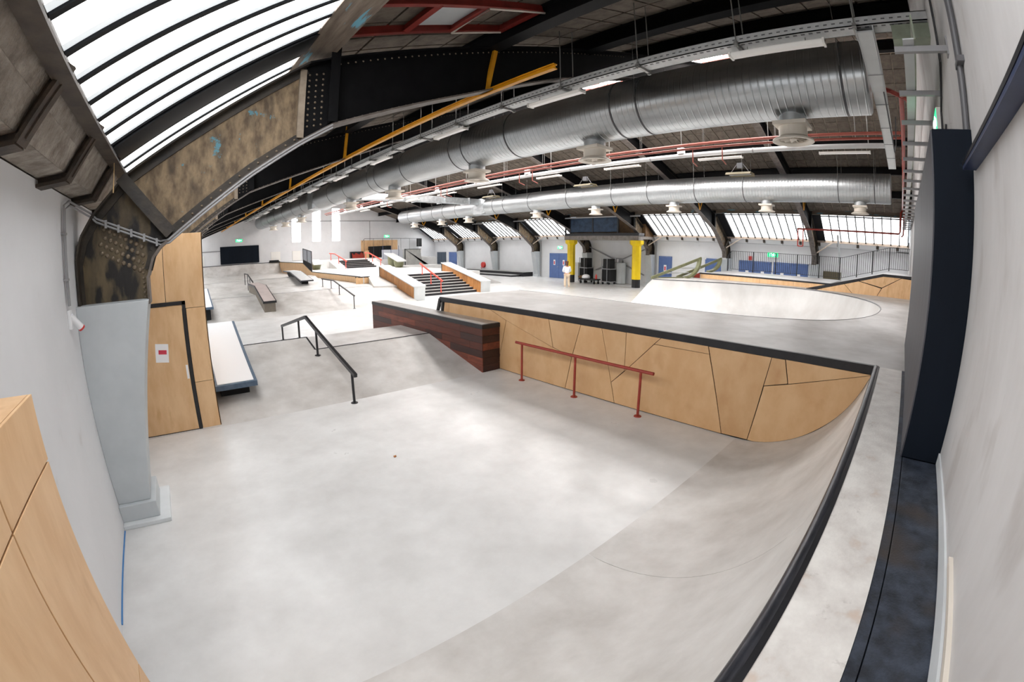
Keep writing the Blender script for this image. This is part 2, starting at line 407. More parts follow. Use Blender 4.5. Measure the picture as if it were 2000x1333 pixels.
# ridge rooflights with red upstands, one on each slope in every bay
for sd in (0, 1):
    for k, (y0, y1) in enumerate(RFL):
        w = sroot(next_window(), (mx(12.2, sd), (y0 + y1) / 2, roofz(12.2)), 'rooflight in a red frame on the %s slope, %s from the near end wall' % (('left', 'far')[sd], ORD[k]))
        n = 3; xa, xb = 10.95, 13.4
        for i in range(n):
            a = y0 + .05 + i * (y1 - y0 - .1) / n; c = a + (y1 - y0 - .1) / n - .05
            pts = [(mx(xa + .06, sd), a, roofz(xa + .06)), (mx(xb - .06, sd), a, roofz(xb - .06)), (mx(xb - .06, sd), c, roofz(xb - .06)), (mx(xa + .06, sd), c, roofz(xa + .06))]
            glow(MB().slab(pts[::-1] if sd == 0 else pts, (0, 0, .015)).build('pane', 'zenith_glass', w), (0, 0, -1))
        f = MB()
        for x in (xa, xb): f.bar((mx(x, sd), y0 - .05, roofz(x) - .05), (mx(x, sd), y1 + .05, roofz(x) - .05), .08, .16)
        for y in (y0 - .02, y1 + .02): f.bar((mx(xa, sd), y, roofz(xa) - .05), (mx(xb, sd), y, roofz(xb) - .05), .08, .16)
        f.build('upstand', 'pipe_red', w)
        for i in range(1, n):
            y = y0 + .03 + i * (y1 - y0 - .1) / n; MB().bar((mx(xa, sd), y, roofz(xa) - .03), (mx(xb, sd), y, roofz(xb) - .03), .04, .06).build('rooflight_bar', 'pipe_red', w)
# sloping skylights between the frames on both sides
SX, SZ, TX, TZ = -.68, 3.78, 1.42, 5.18
sl = Vector((TX - SX, 0, TZ - SZ)).normalized(); nn = Vector((-sl.z, 0, sl.x))
def sp(t, y, off, side):       # point on the skylight plane, t 0 at sill, 1 at top, off outwards
    p = Vector((SX + (TX - SX) * t, y, SZ + (TZ - SZ) * t)) + nn * off
    return (mx(p.x, side), p.y, p.z)
bay_names = ['between the near end wall and the first roof frame'] + ['between the %s and %s roof frames' % (ORD[k], ORD[k + 1]) for k in range(6)] + ['between the last roof frame and the gable with windows']
for side in (0, 1):
    for k in range(8):
        if side == 1 and k == 3: continue               # the mezzanine fills this bay
        ya = YN if k == 0 else TY[k - 1]; yb = YF if k == 7 else TY[k]
        y0, y1 = ya + .10, yb - .58
        w = sroot(next_window(), (mx(SX, side), (ya + yb) / 2, SZ), 'sloping skylight of the %s side %s' % (('left', 'far')[side], bay_names[k]))
        n = round((y1 - y0) / (.43 if side == 0 else .50)); d = (y1 - y0) / n; pm = bm = None
        strips = [(y0 + i * d, y0 + (i + 1) * d) for i in range(n)]
        for i, (a, c) in enumerate(strips):
            pts = [sp(.0, a + .03, .02, side), sp(.90 if side else 1, a + .03, .02, side), sp(.90 if side else 1, c - .03, .02, side), sp(.0, c - .03, .02, side)]
            if side == 1: pts = pts[::-1]
            if pm is None: pm = glow(MB().slab(pts, tuple(nn * -.004 if side == 0 else Vector((-nn.x, 0, nn.z)) * -.004)).build('pane', 'sky_glass', w), (0, 0, -1))
            else:
                o = pm.copy(); COL.objects.link(o); o.location = (0, i * d, 0)
            if side == 1:
                q = [sp(.92, a + .03, .02, 1), sp(1, a + .03, .02, 1), sp(1, c - .03, .02, 1), sp(.92, c - .03, .02, 1)][::-1]
                glow(MB().slab(q, (0, 0, -.004)).build('pane', 'sky_glass', w), (0, 0, -1))
        bw, bh = (.05, .03) if side == 0 else (.06, .10)
        for i in range(n + 1):
            y = y0 + i * d
            if bm is None:
                m_ = MB(); up = nn if side == 0 else Vector((-nn.x, 0, nn.z))
                m_.bar(sp(0, y, -bh / 2 + .02, side), sp(1, y, -bh / 2 + .02, side), bw, bh, up)
                bm = m_.build('glazing_bar', 'bar_navy', w)
                cap = MB().bar(sp(0, y + d - .062, .010, side), sp(1, y + d - .062, .010, side), .07, .006, up).build('glass_lap', 'glass_lap', w) if side == 0 else None
            else:
                o = bm.copy(); COL.objects.link(o); o.location = (0, i * d, 0)
                if cap and i < n: o = cap.copy(); COL.objects.link(o); o.location = (0, i * d, 0)
        up = nn if side == 0 else Vector((-nn.x, 0, nn.z))
        # dark flashing beside the frame
        f0, f1 = yb - .56, yb - .02
        MB().slab([sp(0, f0, -.01, side), sp(1, f0, -.01, side), sp(1, f1, -.01, side), sp(0, f1, -.01, side)][::1 if side == 0 else -1], tuple(up * -.02)).build('flashing', 'bar_navy', w)
        if side == 1: MB().bar(sp(.91, ya + .05, .0, 1), sp(.91, yb - .05, .0, 1), .06, .06, up).build('transom', 'bar_navy', w)
        # sill
        s_ = MB(); s_.bar((mx(SX - .03, side), ya, SZ - .06), (mx(SX - .03, side), yb, SZ - .06), .05, .15).bar((mx(SX + .02, side), ya, SZ - .13), (mx(SX + .02, side), yb, SZ - .13), .10, .02)
        s_.build('sill', 'sill_steel' if side == 0 else 'sill_pale', w)
# eaves: concrete soffit panels carried by bent steel ribs
for side in (0, 1):
    t = sroot('trim_%d' % (side + 1), (mx(XL, side), 23, 3.36), ('left', 'far')[side] + ' eave of concrete soffit panels on bent ribs')
    pa, pb, pc = (XL, 3.36), (XL + .22, 3.39), (SX - .03, 3.74)
    MB().prism([(mx(XL - .3, side), 3.36), (mx(XL, side), 3.36 + .06), (mx(pb[0], side), pb[1] + .08), (mx(pc[0], side), pc[1] + .06), (mx(pc[0], side), pc[1] + .22), (mx(XL - .3, side), 3.9)], 'y', YN, YF).build('eave_slab', ('roof_joint', 'wall_white')[side], t)
    ys = [5.0 + 1.2 * k for k in range(-5, 36)]
    ys = [y for y in ys if YN + .1 < y < YF]
    pan = rib = None
    for i, y in enumerate(ys):
        if side == 0 and y > 13: continue
        if rib is None:
            m_ = MB(); pth = [(mx(XL - .0, side), y, 3.31), (mx(pb[0] + .02, side), y, 3.34), (mx(pc[0] + .04, side), y, pc[1] - .03)]
            if side == 1: pth = [(mx(pb[0] + .10, side), y, 3.45), (mx(pc[0] + .0, side), y, pc[1] - .06)]
            for a, c in zip(pth, pth[1:]): m_.bar(a, c, .16, .025).bar(tuple(Vector(a) + Vector((0, 0, .05))), tuple(Vector(c) + Vector((0, 0, .05))), .03, .10)
            rib = m_.build('rib', ('rib_steel', 'sill_steel')[side], t); ry = y
        else:
            o = rib.copy(); COL.objects.link(o); o.location = (0, y - ry, 0)
        if pan is None:
            a, c = y + .02, y + 1.18; pan = []
            for (u, v) in ((pa, pb), (pb, ((pb[0] + pc[0]) / 2, (pb[1] + pc[1]) / 2)), (((pb[0] + pc[0]) / 2, (pb[1] + pc[1]) / 2), pc)):
                q = [(mx(u[0], side), a, u[1] + .01), (mx(v[0], side), a, v[1] + .01), (mx(v[0], side), c, v[1] + .01), (mx(u[0], side), c, u[1] + .01)]
                if side == 0: q = q[::-1]
                q = [tuple(Vector(p) + (sum((Vector(z) for z in q), Vector()) / 4 - Vector(p)) * .012) for p in q]
                pan.append(MB().slab(q, (0, 0, .05)).build('soffit_panel', ('soffit_concrete', 'wall_white')[side], t))
        else:
            for p in pan:
                o = p.copy(); COL.objects.link(o); o.location = (0, y - ry, 0)
# small wall trims
struct('trim_3', MB().box(.2, 1.95, YN, YN + .012, 1.535, 1.565).box(.2, 1.95, YN, YN + .02, 1.565, 1.575), 'cream_plastic', 'narrow cream strip low on the right wall')
struct('baseboard_right', box(-.7, 3.36, YN, YN + .012, 1.42, 1.50), 'plaster_light')
struct('trim_4', MB().tube([(11, YF - .03, 5.9), (29.1, YF - .03, 5.9)], .03, 6).tube([(20.5, YF - .03, 5.9), (20.5, YF - .03, 3.4)], .03, 6), 'conduit_grey', 'grey pipe running along the white gable')
struct('trim_5', MB().box(XL, 3.95, YF - .05, YF, 3.15, 3.25), 'conduit_grey', 'grey ledge on the gable left of the navy panel')
# painted doors
dn = 0
def wall_door(y0, y1, zt, leaves, mat, label, posters=True, handle=True, x=XR):
    global dn; dn += 1; d = sroot('door_%d' % dn, (x, (y0 + y1) / 2, 0), label); w = (y1 - y0) / leaves
    MB().box(x - .05, x, y0 - .05, y0, 0, zt + .05).box(x - .05, x, y1, y1 + .05, 0, zt + .05).box(x - .05, x, y0 - .05, y1 + .05, zt, zt + .05).build('door_frame', mat, d)
    for i in range(leaves):
        a = y0 + i * w + .012; c = y0 + (i + 1) * w - .012
        lf = box(x - .045, x - .005, a, c, .01, zt - .01).build('door_leaf', mat, d)
        if posters:
            m_ = (a + c) / 2; box(x - .05, x - .044, m_ - .11, m_ + .11, 1.15, 1.62).build('notice', 'paper', lf); box(x - .053, x - .049, m_ - .06, m_ + .06, 1.22, 1.50).build('notice_print', 'paper_red', lf)
        if handle: MB().box(x - .10, x - .044, a + .05, a + .09, .98, 1.02).box(x - .10, x - .08, a + .05, a + .18, .98, 1.02).build('door_handle', 'rod_steel', lf)
    return d
wall_door(25.55, 27.75, 2.15, 2, 'blue_door', 'double blue door with two notices beside the yellow column')
wall_door(15.6, 16.6, 2.2, 1, 'blue_door', 'single blue door behind the left end of the olive ramp')
wall_door(11.75, 12.85, 2.2, 1, 'blue_door', 'single blue door behind the middle of the olive ramp', posters=False)
wall_door(8.2, 10.35, 2.2, 2, 'blue_door', 'left blue double door behind the black railing')
wall_door(5.75, 7.95, 2.22, 2, 'blue_door', 'right blue double door behind the black railing')
wall_door(44.75, 46.6, 2.14, 2, 'grey_door', 'dark grey double door in the far corner', posters=False)
wall_door(42.5, 44.0, 2.14, 1, 'blue_door', 'blue door left of the last roof column', posters=False)
# ------------------------------------------------------------------ riveted roof frames
UP = [(-1.12, 2.28), (-1.12, 2.78), (-1.06, 3.00), (-.93, 3.20), (-.56, 3.60), (.24, 4.14), (1.39, 4.93), (1.70, 5.04), (3.51, 5.60), (5.83, 6.32), (9.0, 7.28), (XC, 8.78)]
LO = [(-.37, 2.28), (-.36, 2.56), (-.30, 2.74), (-.22, 2.84), (-.10, 2.93), (.77, 3.59), (1.32, 3.96), (1.70, 4.19), (2.54, 4.50), (3.52, 4.86), (5.65, 5.68), (9.0, 6.72), (XC, 8.35)]
def at(line, x):
    for (a, b), (c, d) in zip(line, line[1:]):
        if a <= x <= c and c > a: return b + (d - b) * (x - a) / (c - a)
def flange(m_, pts, w, t, s):
    for a, c in zip(pts, pts[1:]): m_.bar((mx(a[0], s), 0, a[1]), (mx(c[0], s), 0, c[1]), w, t) if abs(a[0] - c[0]) > .02 else m_.box(*sorted((mx(a[0] - t / 2, s), mx(a[0] + t / 2, s))), -w / 2, w / 2, a[1], c[1])
def make_frame():
    f = thing('steel_roof_frame', 'x', 'roof frame', (XC, 0, 0), 'riveted steel roof frames across the hall')
    for s in (0, 1):
        # painted casing round the foot of the column, on a plinth
        MB().prism([(mx(XL, s), .24), (mx(-.76, s), .24), (mx(-.37, s), 2.33), (mx(XL, s), 2.33)], 'y', -.26, .26).build('column_casing', 'plaster_grey', f, bevel=.008)
        MB().box(*sorted((mx(XL, s), mx(-.70, s))), -.32, .32, .05, .24).build('plinth', 'plaster_grey', f, bevel=.008)
        MB().box(*sorted((mx(XL, s), mx(-.58, s))), -.40, .40, 0, .05).build('base_slab', 'plaster_light', f, bevel=.006)
        knee = [(-1.12, 2.28), (-1.12, 2.78), (-1.06, 3.0), (-.93, 3.2), (-.62, 3.54), (-.10, 2.93), (-.22, 2.84), (-.30, 2.74), (-.36, 2.56), (-.37, 2.28)]
        MB().prism([(mx(x, s), z) for x, z in knee], 'y', -.012, .012).build('knee_plate', 'girder_column', f)
        h = [(-.62, 3.54), (-.56, 3.60), (.24, 4.14), (1.36, 4.91), (1.36, 3.985), (1.32, 3.96), (.77, 3.59), (-.10, 2.93)]
        MB().prism([(mx(x, s), z) for x, z in h], 'y', -.01, .01).build('haunch_plate', 'girder_worn', f)
        rg = [(1.36, 4.91), (1.39, 4.93)] + UP[7:] + LO[:6:-1] + [(1.36, 3.985)]
        MB().prism([(mx(x, s), z) for x, z in rg], 'y', -.01, .01).build('rafter_plate', 'girder_black', f)
        m_ = MB(); flange(m_, UP[:7], .30, .022, s); m_.build('top_flange', 'girder_dark', f)
        m_ = MB(); flange(m_, UP[6:], .30, .022, s); m_.build('rafter_top_flange', 'girder_black', f)
        m_ = MB(); flange(m_, LO[:7], .30, .022, s); m_.build('bottom_flange', 'flange_grey', f)
        m_ = MB(); flange(m_, LO[6:], .30, .022, s); m_.build('rafter_bottom_flange', 'flange_grey', f)
        # angle irons along the flanges, stiffeners, conduits
        m_ = MB()
        for L, o in ((UP[:7], -.06), (LO[1:7], .06)):
            for a, c in zip(L, L[1:]): m_.bar((mx(a[0], s), -.02, a[1] + o), (mx(c[0], s), -.02, c[1] + o), .02, .09)
        m_.build('angle_iron', 'girder_dark', f)
        MB().bar((mx(-.10, s), -.09, 2.97), (mx(-.63, s), -.09, 3.56), .15, .05, (1, 0, .9)).bar((mx(-.10, s), -.16, 2.97), (mx(-.63, s), -.16, 3.56), .02, .13, (1, 0, .9)).build('knee_stiffener', 'girder_dark', f)
        MB().box(*sorted((mx(1.30, s), mx(1.38, s))), -.06, -.01, 4.02, 4.86).build('stiffener', 'stiffener_tan', f)
        MB().box(*sorted((mx(1.68, s), mx(1.72, s))), -.15, .15, 4.22, 5.25).box(*sorted((mx(1.64, s), mx(1.76, s))), -.16, -.14, 4.22, 5.25).build('web_post', 'girder_black', f)
        rv = MB()
        A = Vector((-.84, 3.02)); B = Vector((-.40, 2.80)); dn_ = Vector((-.02, -.075)); L = (B - A)
        for r in range(4):
            for c in range(8):
                p = A + L * ((c + (r % 2) * .5) / 7.6) + dn_ * (r - .6)
                if p.x < -.36 or True: rv.dome((mx(min(p.x, -.36), s), -.013, p.y), (0, -1, 0), .027)
        for i in range(26):
            x = -.02 + i * .052; z = at(LO, x) + .06; rv.dome((mx(x, s), -.035, z), (0, -1, 0), .014) if i % 2 else None
        for i in range(8): rv.dome((mx(-.42, s), -.013, 2.34 + i * .05), (0, -1, 0), .016)
        for r in range(3):
            for c in range(10): rv.dome((mx(1.43 + r * .085, s), -.012, 4.14 + c * .072 + r * .02 + .03), (0, -1, 0), .015)
        for i in range(60):
            x = 1.8 + i * .1; rv.dome((mx(x, s), -.035, at(UP, x) - .06), (0, -1, 0), .013)
            if at(LO, x): rv.dome((mx(x, s), -.10, at(LO, x) + .012), (0, 0, 1), .014)
        for a, c in zip(LO[1:7], LO[2:7]):
            n = max(1, int((Vector(c) - Vector(a)).length / .08))
            for i in range(n):
                p = Vector(a).lerp(Vector(c), i / n); d = (Vector(c) - Vector(a)).normalized(); rv.dome((mx(p.x, s), -.10, p.y - .01), (d.y if s == 0 else -d.y, 0, -d.x), .014)
        rv.build('rivets', 'rivet_steel', f, kind='stuff')
    return f
frame0 = make_frame()
cond = MB()
for k, y in enumerate(TY):
    lab = 'riveted steel roof frame with peeling brown knee beside the plywood enclosure' if k == 0 else 'riveted steel roof frame across the hall, %s from the near end wall' % ORD[k]
    if k == 0: frame0.location = (XC, y, 0); frame0['label'] = lab
    else: dup(frame0, (XC, y, 0), lab)
# electrical conduits clipped to the nearest frame and left wall
c_ = thing('cable_conduit', 'pair of grey conduits climbing the left wall and the brown knee', 'conduit', (XL + .03, 4.6, 2.3))
for o in (0, .035):
    MB().tube([(XL + .03, 4.55 + o, 2.38), (XL + .03, 4.55 + o, 3.26 - o), (XL + .06, 4.62 + o, 3.30 - o), (-.95, 5.10, 3.22 - o), (-.90, 5.13, 3.17 - o), (-.22, 5.13, 2.90 - o), (-.12, 5.04, 2.91 - o), (.77, 5.03, 3.575 - o), (1.32, 5.03, 3.945 - o), (1.70, 5.03, 4.175 - o)], .011, 6).build('conduit', 'conduit_grey', c_, smooth=True)
m_ = MB()
for i in range(5):
    t = .15 + i * .2; m_.box(-.90 + .68 * t - .012, -.90 + .68 * t + .012, 5.11, 5.15, 3.17 - .27 * t - .06, 3.17 - .27 * t + .02)
for z in (2.6, 3.0): m_.box(XL, XL + .045, 4.53, 4.60, z, z + .02)
m_.build('clip', 'conduit_grey', c_)
s_ = thing('wall_socket', 'white angled socket with a red rim on the left wall', 'socket', (XL, 4.62, 2.1))
box(XL, XL + .03, 4.56, 4.64, 2.17, 2.34).build('box', 'white_plastic', s_, bevel=.006)
MB().tube([(XL + .02, 4.60, 2.29), (XL + .10, 4.66, 2.17)], [.028, .034], 14).build('plug_body', 'white_plastic', s_, smooth=True)
MB().tube([(XL + .097, 4.658, 2.174), (XL + .106, 4.665, 2.160)], [.036, .036], 14).build('rim', 'hose_red', s_, smooth=True)
# header beams above the skylights and roof purlins
for s in (0, 1):
    m_ = MB().box(*sorted((mx(1.38, s), mx(1.62, s))), YN, YF, 5.12, 5.34).box(*sorted((mx(1.32, s), mx(1.70, s))), YN, YF, 5.10, 5.125)
    tag(m_.build('header_beam', 'header_paint'), ('weathered beam with blue paint above the left skylights', 'weathered beam above the far skylights')[s], 'beam')
for k, x in enumerate((4.15, 6.45, 8.75, XC, mx(8.75, 1), mx(6.45, 1), mx(4.15, 1))):
    z = roofz(x) - .03; m_ = MB().box(x - .09, x + .09, YN, YF, z - .02, z).box(x - .012, x + .012, YN, YF, z - .30, z - .02).box(x - .11, x + .11, YN, YF, z - .32, z - .30)
    tag(m_.build('purlin', 'girder_black'), 'black steel purlin under the roof boards, %s from the left wall' % ORD[k], 'purlin', 'black purlins along the roof')
t = thing('yellow_strut_row', 'row of yellow V struts under the far rafters', 'strut', (mx(4.1, 1), 23, 5.0))
x_ = mx(4.1, 1)
for k, y in enumerate(TY):
    MB().bar((x_, y - .2, 5.08), (x_ - .55, y - .2, roofz(x_ - .55) - .1), .06, .05, (0, 1, 0)).build('strut', 'yellow_steel', t); MB().bar((x_, y - .2, 5.08), (x_ + .45, y - .2, roofz(x_ + .45) - .1), .06, .05, (0, 1, 0)).build('strut', 'yellow_steel', t)
# far-side braces between column and eave
for k, y in enumerate(TY):
    m_ = MB().bar((28.25, y - .12, 2.98), (28.68, y - 1.05, 3.66), .07, .07)
    if k in (3,): continue
    tag(m_.build('knee_brace', 'sill_pale'), 'pale diagonal brace from the %s far column up to the eave' % ORD[k], 'brace', 'pale braces at the far columns')
# red trimmer frame hanging below the roof near the first roof frame
t = thing('red_trimmer_frame', 'dark red steel trimmer frame under the roof boards above the black rafter', 'steel frame', (2.9, 4.45, 5.3))
for y in (4.02, 4.85):
    MB().bar((1.72, y, roofz(1.72) - .07), (4.1, y, roofz(4.1) - .07), .02, .12).bar((1.72, y, roofz(1.72) - .13), (4.1, y, roofz(4.1) - .13), .08, .016).build('side_beam', 'frame_red', t)
for x in (2.5, 3.2, 4.05):
    MB().bar((x, 4.02, roofz(x) - .07), (x, 4.85, roofz(x) - .07), .02, .12).bar((x, 4.02, roofz(x) - .13), (x, 4.85, roofz(x) - .13), .08, .016).build('cross_beam', 'frame_red', t)
MB().slab([(2.52, 4.08, roofz(2.52) - .04), (3.18, 4.08, roofz(3.18) - .04), (3.18, 4.80, roofz(3.18) - .04), (2.52, 4.80, roofz(2.52) - .04)], (0, 0, -.01)).build('cover_plate', 'plaster_grey', t)
MB().tube([(4.05, 4.83, roofz(4.05) - .15), (3.22, 4.86, roofz(3.2) - .15), (3.2, 4.02, roofz(3.2) - .15), (4.3, 4.0, roofz(4.3) - .15)], .015, 6).build('conduit', 'cream_plastic', t, smooth=True)
# yellow travelling rail hung from the frames
t = thing('yellow_crane_rail', 'yellow steel rail hung under the left rafters on struts', 'crane rail', (4.1, 23, 5.0))
MB().box(4.07, 4.14, 3.8, YF - .3, 5.03, 5.045).box(4.10, 4.11, 3.8, YF - .3, 5.045, 5.09).box(4.07, 4.14, 3.8, YF - .3, 5.09, 5.105).build('rail_beam', 'yellow_steel', t)
for k, y in enumerate(TY): MB().bar((4.10, y + (-.1 if k else 0), 5.1), (4.22 if k == 0 else 4.16, y - .1, roofz(4.1) - .15), .07, .05, (0, 1, 0)).build('strut', 'yellow_steel', t)
# ------------------------------------------------------------------ ducts, rails, lamps, pipes under the roof
def make_duct(name, label, x, z, r, y0, y1, rings, diffs, boxy, cat='air duct'):
    t = thing(name, label, cat, (x, y0, z - r))
    for a, c in ((y0, boxy - .7), (boxy + .7, y1)):
        MB().lathe([(.02, a - y0), (r * .94, a - y0), (r, a - y0 + .03), (r, c - y0 - .03), (r * .94, c - y0), (.02, c - y0)], (x, y0, z), 40, 'y').build('duct_tube', 'duct_spiral', t, smooth=True)
    b = r * .93
    m_ = MB().box(x - b, x + b, boxy - .45, boxy + .45, z - b, z + b)
    m_.build('junction_box', 'galvanised', t, bevel=.01)
    for sgn in (-1, 1):       # square to round transitions
        m_ = MB(); n = 32; o = len(m_.v)
        for (kk, yy) in ((0, boxy + sgn * .45), (1, boxy + sgn * .72)):
            for i in range(n):
                a = 2 * math.pi * i / n; cs, sn = math.cos(a), math.sin(a); q = b / max(abs(cs), abs(sn)) if kk == 0 else r
                m_.v.append((x + q * cs, yy, z + q * sn))
        for i in range(n):
            f = (o + i, o + (i + 1) % n, o + n + (i + 1) % n, o + n + i); m_.f.append(f if sgn < 0 else f[::-1])
        m_.build('transition', 'galvanised', t, smooth=True)
    for y in rings:
        MB().lathe([(r + .001, -.022), (r + .009, -.018), (r + .009, -.006), (r + .002, -.004), (r + .002, .004), (r + .009, .006), (r + .009, .018), (r + .001, .022)], (x, y, z), 40, 'y').build('clamp_band', 'conduit_dark', t, smooth=True)
        m2 = MB()
        for sx in (-1, 1): m2.tube([(x + sx * (r + .01), y, z), (x + sx * (r + .01), y, roofz(x + sx * r) - .02)], .006, 5)
        m2.build('hanger_rod', 'rod_steel', t)
    zb = z - r
    d0 = None
    for y in diffs:
        if d0 is None:
            d0 = MB().lathe([(.01, .14), (.25, .14), (.25, -.12), (.24, -.12), (.01, -.12)], (x, y, zb), 28).build('diffuser', 'galvanised', t, smooth=True); yd = y
            subs = [MB().box(x - .30, x + .30, y - .30, y + .30, zb - .17, zb - .10).build('collar_plate', 'cream_plastic', d0, bevel=.006),
                    MB().lathe([(.24, -.17), (.26, -.17), (.26, -.34), (.37, -.40), (.38, -.43), (.34, -.435), (.27, -.40), (.24, -.33), (.235, -.17)], (x, y, zb), 32).build('outlet_ring', 'cream_plastic', d0, smooth=True),
                    MB().lathe([(.01, -.33), (.07, -.35), (.07, -.39), (.03, -.41), (.01, -.41)], (x, y, zb), 16).build('hub', 'cream_plastic', d0, smooth=True)]
            m_ = MB()
            for i in range(12):
                a = 2 * math.pi * i / 12; m_.bar((x + .06 * math.cos(a), y + .06 * math.sin(a), zb - .36), (x + .245 * math.cos(a), y + .245 * math.sin(a), zb - .36), .10, .006, (math.sin(a) * .8, -math.cos(a) * .8, 1))
            subs.append(m_.build('swirl_vanes', 'cream_plastic', d0))
        else:
            o = d0.copy(); COL.objects.link(o); o.location = (0, y - yd, 0)
            for q in subs:
                g = q.copy(); COL.objects.link(g); g.parent = o
    return t
make_duct('air_duct', 'large galvanised spiral duct under the perforated tray with round outlets below', 8.13, 5.77, .635, .43, 46.6,
          [.85, 4.8, 5.45, 8.8, 10.75, 11.4, 14.6, 16.9, 17.6, 20.6, 23.0, 28.6, 31, 34, 37, 40, 43], [1.86, 6.33, 10.76, 16.2, 21.0, 30.5, 35.3, 40.2], 26.3)
make_duct('air_duct', 'galvanised spiral duct farther away above the far skylights', 19.93, 5.61, .60, .43, 37.9,
          [1.1, 2.6, 6.8, 9.2, 11.8, 14.0, 17.2, 20.4, 22.8, 23.9, 28.4, 30.2, 31.8, 33.6, 36.0], [1.73, 5.85, 10.56, 15.46, 20.13, 27.4, 31.16, 35.64], 25.6)
t = thing('cross_duct', 'flat galvanised duct linking the two spiral ducts', 'air duct', (14, 26.0, 5.7))
MB().prism([(8.7, 25.95 - .30), (19.4, 25.65 - .30), (19.4, 25.65 + .30), (8.7, 25.95 + .30)], 'z', 5.75, 6.15).build('duct_box', 'galvanised', t, bevel=.01)
for x in (10.5, 12.5, 14.5, 16.5, 18.5): box(x - .02, x + .02, 25.3, 26.4, 5.72, 6.18).build('flange_joint', 'galvanised', t)
# perforated light rail over the near duct
RX, RZ = 5.6, 5.42
t = thing('light_rail', 'perforated grey cable tray carrying lamps above the large duct', 'cable tray', (RX, 20, RZ))
MB().box(RX - .13, RX + .13, YN, 40, RZ, RZ + .012).box(RX - .13, RX - .118, YN, 40, RZ, RZ + .12).box(RX + .118, RX + .13, YN, 40, RZ, RZ + .12).box(RX - .13, RX - .09, YN, 40, RZ + .11, RZ + .12).build('tray', 'galv_tray', t)
m_ = MB()
for i in range(150):
    y = -.3 + i * .1; m_.box(RX - .1335, RX - .1295, y, y + .045, RZ + .05, RZ + .065); m_.box(RX - .09, RX - .055, y, y + .05, RZ - .003, RZ + .001)
m_.build('slots', 'conduit_dark', t, kind='stuff')
h0 = None
for i in range(26):
    y = .37 + i * 1.52
    m_ = MB()
    for dx in (-.16, .16): m_.tube([(RX + dx, y, RZ - .06), (RX + dx, y, roofz(RX + dx) - .02)], .009, 6)
    m_.bar((RX - .2, y, RZ - .02), (RX + .2, y, RZ - .02), .045, .03).box(RX - .18, RX - .14, y - .025, y + .025, RZ - .05, RZ + .02).box(RX + .14, RX + .18, y - .025, y + .025, RZ - .05, RZ + .02)
    if h0 is None: h0 = m_.build('hanger', 'rod_steel', t)
    else:
        o = h0.copy(); COL.objects.link(o); o.location = (0, y - .37, 0)
def batten(x, y0, y1, z, label, group):
    t = thing('batten_light', label, 'lamp', (x, (y0 + y1) / 2, z), group)
    MB().prism([(x - .05, z + .07), (x - .045, z + .045), (x + .045, z + .045), (x + .05, z + .07)], 'y', y0, y1).build('housing', 'white_enamel', t)
    MB().prism([(x - .075, z + .045), (x - .05, z + .005), (x + .05, z + .005), (x + .075, z + .045)], 'y', y0 + .02, y1 - .02).build('diffuser', 'light_tube', t)
    for y in (y0, y1 - .03): box(x - .08, x + .08, y, y + .03, z, z + .07).build('end_cap', 'white_enamel', t)
    m_ = MB()
    for y in (y0 + .25, y1 - .25): m_.tube([(x, y, z + .06), (x, y, z + .16)], .008, 5)
    m_.build('bracket', 'rod_steel', t)
for k, (a, c) in enumerate([(.77, 2.05), (4.6, 5.85), (7.85, 9.05), (11.5, 12.75), (15.0, 16.25), (18.5, 19.8), (22.1, 23.4), (25.7, 27.0), (29.3, 30.6), (33, 34.3)]):
    batten(RX + .02, a, c, RZ - .13, 'white batten lamp under the perforated tray, %s from the near end wall' % ORD[k], 'batten lamps under the perforated tray')
# round pipe rail between the ducts
PXX, PZZ = 13.6, 5.87
t = thing('pipe_rail', 'pale round pipe rail with lamps between the two ducts', 'pipe rail', (PXX, 20, PZZ))
MB().tube([(PXX, .3, PZZ), (PXX, 38, PZZ)], .075, 12).build('pipe', 'steel_white', t, smooth=True)
m_ = MB()
for i in range(13): y = .9 + i * 3.0; m_.tube([(PXX, y, PZZ), (PXX, y, roofz(PXX) - .02)], .014, 6)
m_.build('hanger_rods', 'rod_steel', t, kind='stuff')
for i in range(10):
    y = 3.2 + i * 3.7
    MB().box(PXX - .10, PXX + .04, y - .12, y + .12, PZZ + .06, PZZ + .26).build('socket_box', 'white_plastic', t, bevel=.01)
    MB().lathe([(.085, -.02), (.085, .02)], (PXX, y + 1.2, PZZ), 12, 'y').build('pipe_clamp', 'conduit_grey', t)
for k, (a, c) in enumerate([(.85, 2.35), (4.76, 6.27), (8.56, 10.1), (12.36, 13.7), (16.14, 17.85), (19.9, 21.6), (23.8, 25.4), (27.6, 29.2), (31.4, 33.0)]):
    batten(PXX, a, c, PZZ - .22, 'white batten lamp below the round pipe rail, %s from the near end wall' % ORD[k], 'batten lamps below the pipe rail')
# sprinkler pipes
t = thing('sprinkler_pipes', 'pair of salmon red sprinkler pipes running between the two ducts', 'pipe', (12.9, 20, 6.0))
MB().tube([(12.9, -.15, 6.04), (12.9, 40, 6.04)], .045, 10).build('main_pipe', 'pipe_red', t, smooth=True)
MB().tube([(13.0, -.15, 5.93), (13.0, 40, 5.93)], .035, 10).build('branch_pipe', 'pipe_red', t, smooth=True)
for y in (5.2, 6.2, 13.4, 14.2, 19.8, 20.4, 27.0):
    MB().tube([(13.0, y, 5.93), (13.0, y, 5.5), (13.3, y, 5.42)], .02, 6).build('drop_pipe', 'pipe_red', t, smooth=True)
m_ = MB()
for i in range(16):
    y = 1.2 + i * 2.3
    for dx in (0, .1): m_.tube([(12.9 + dx, y, 5.95), (12.9 + dx, y, roofz(12.9) - .2)], .007, 5)
m_.build('hanger_rods', 'rod_steel', t, kind='stuff')
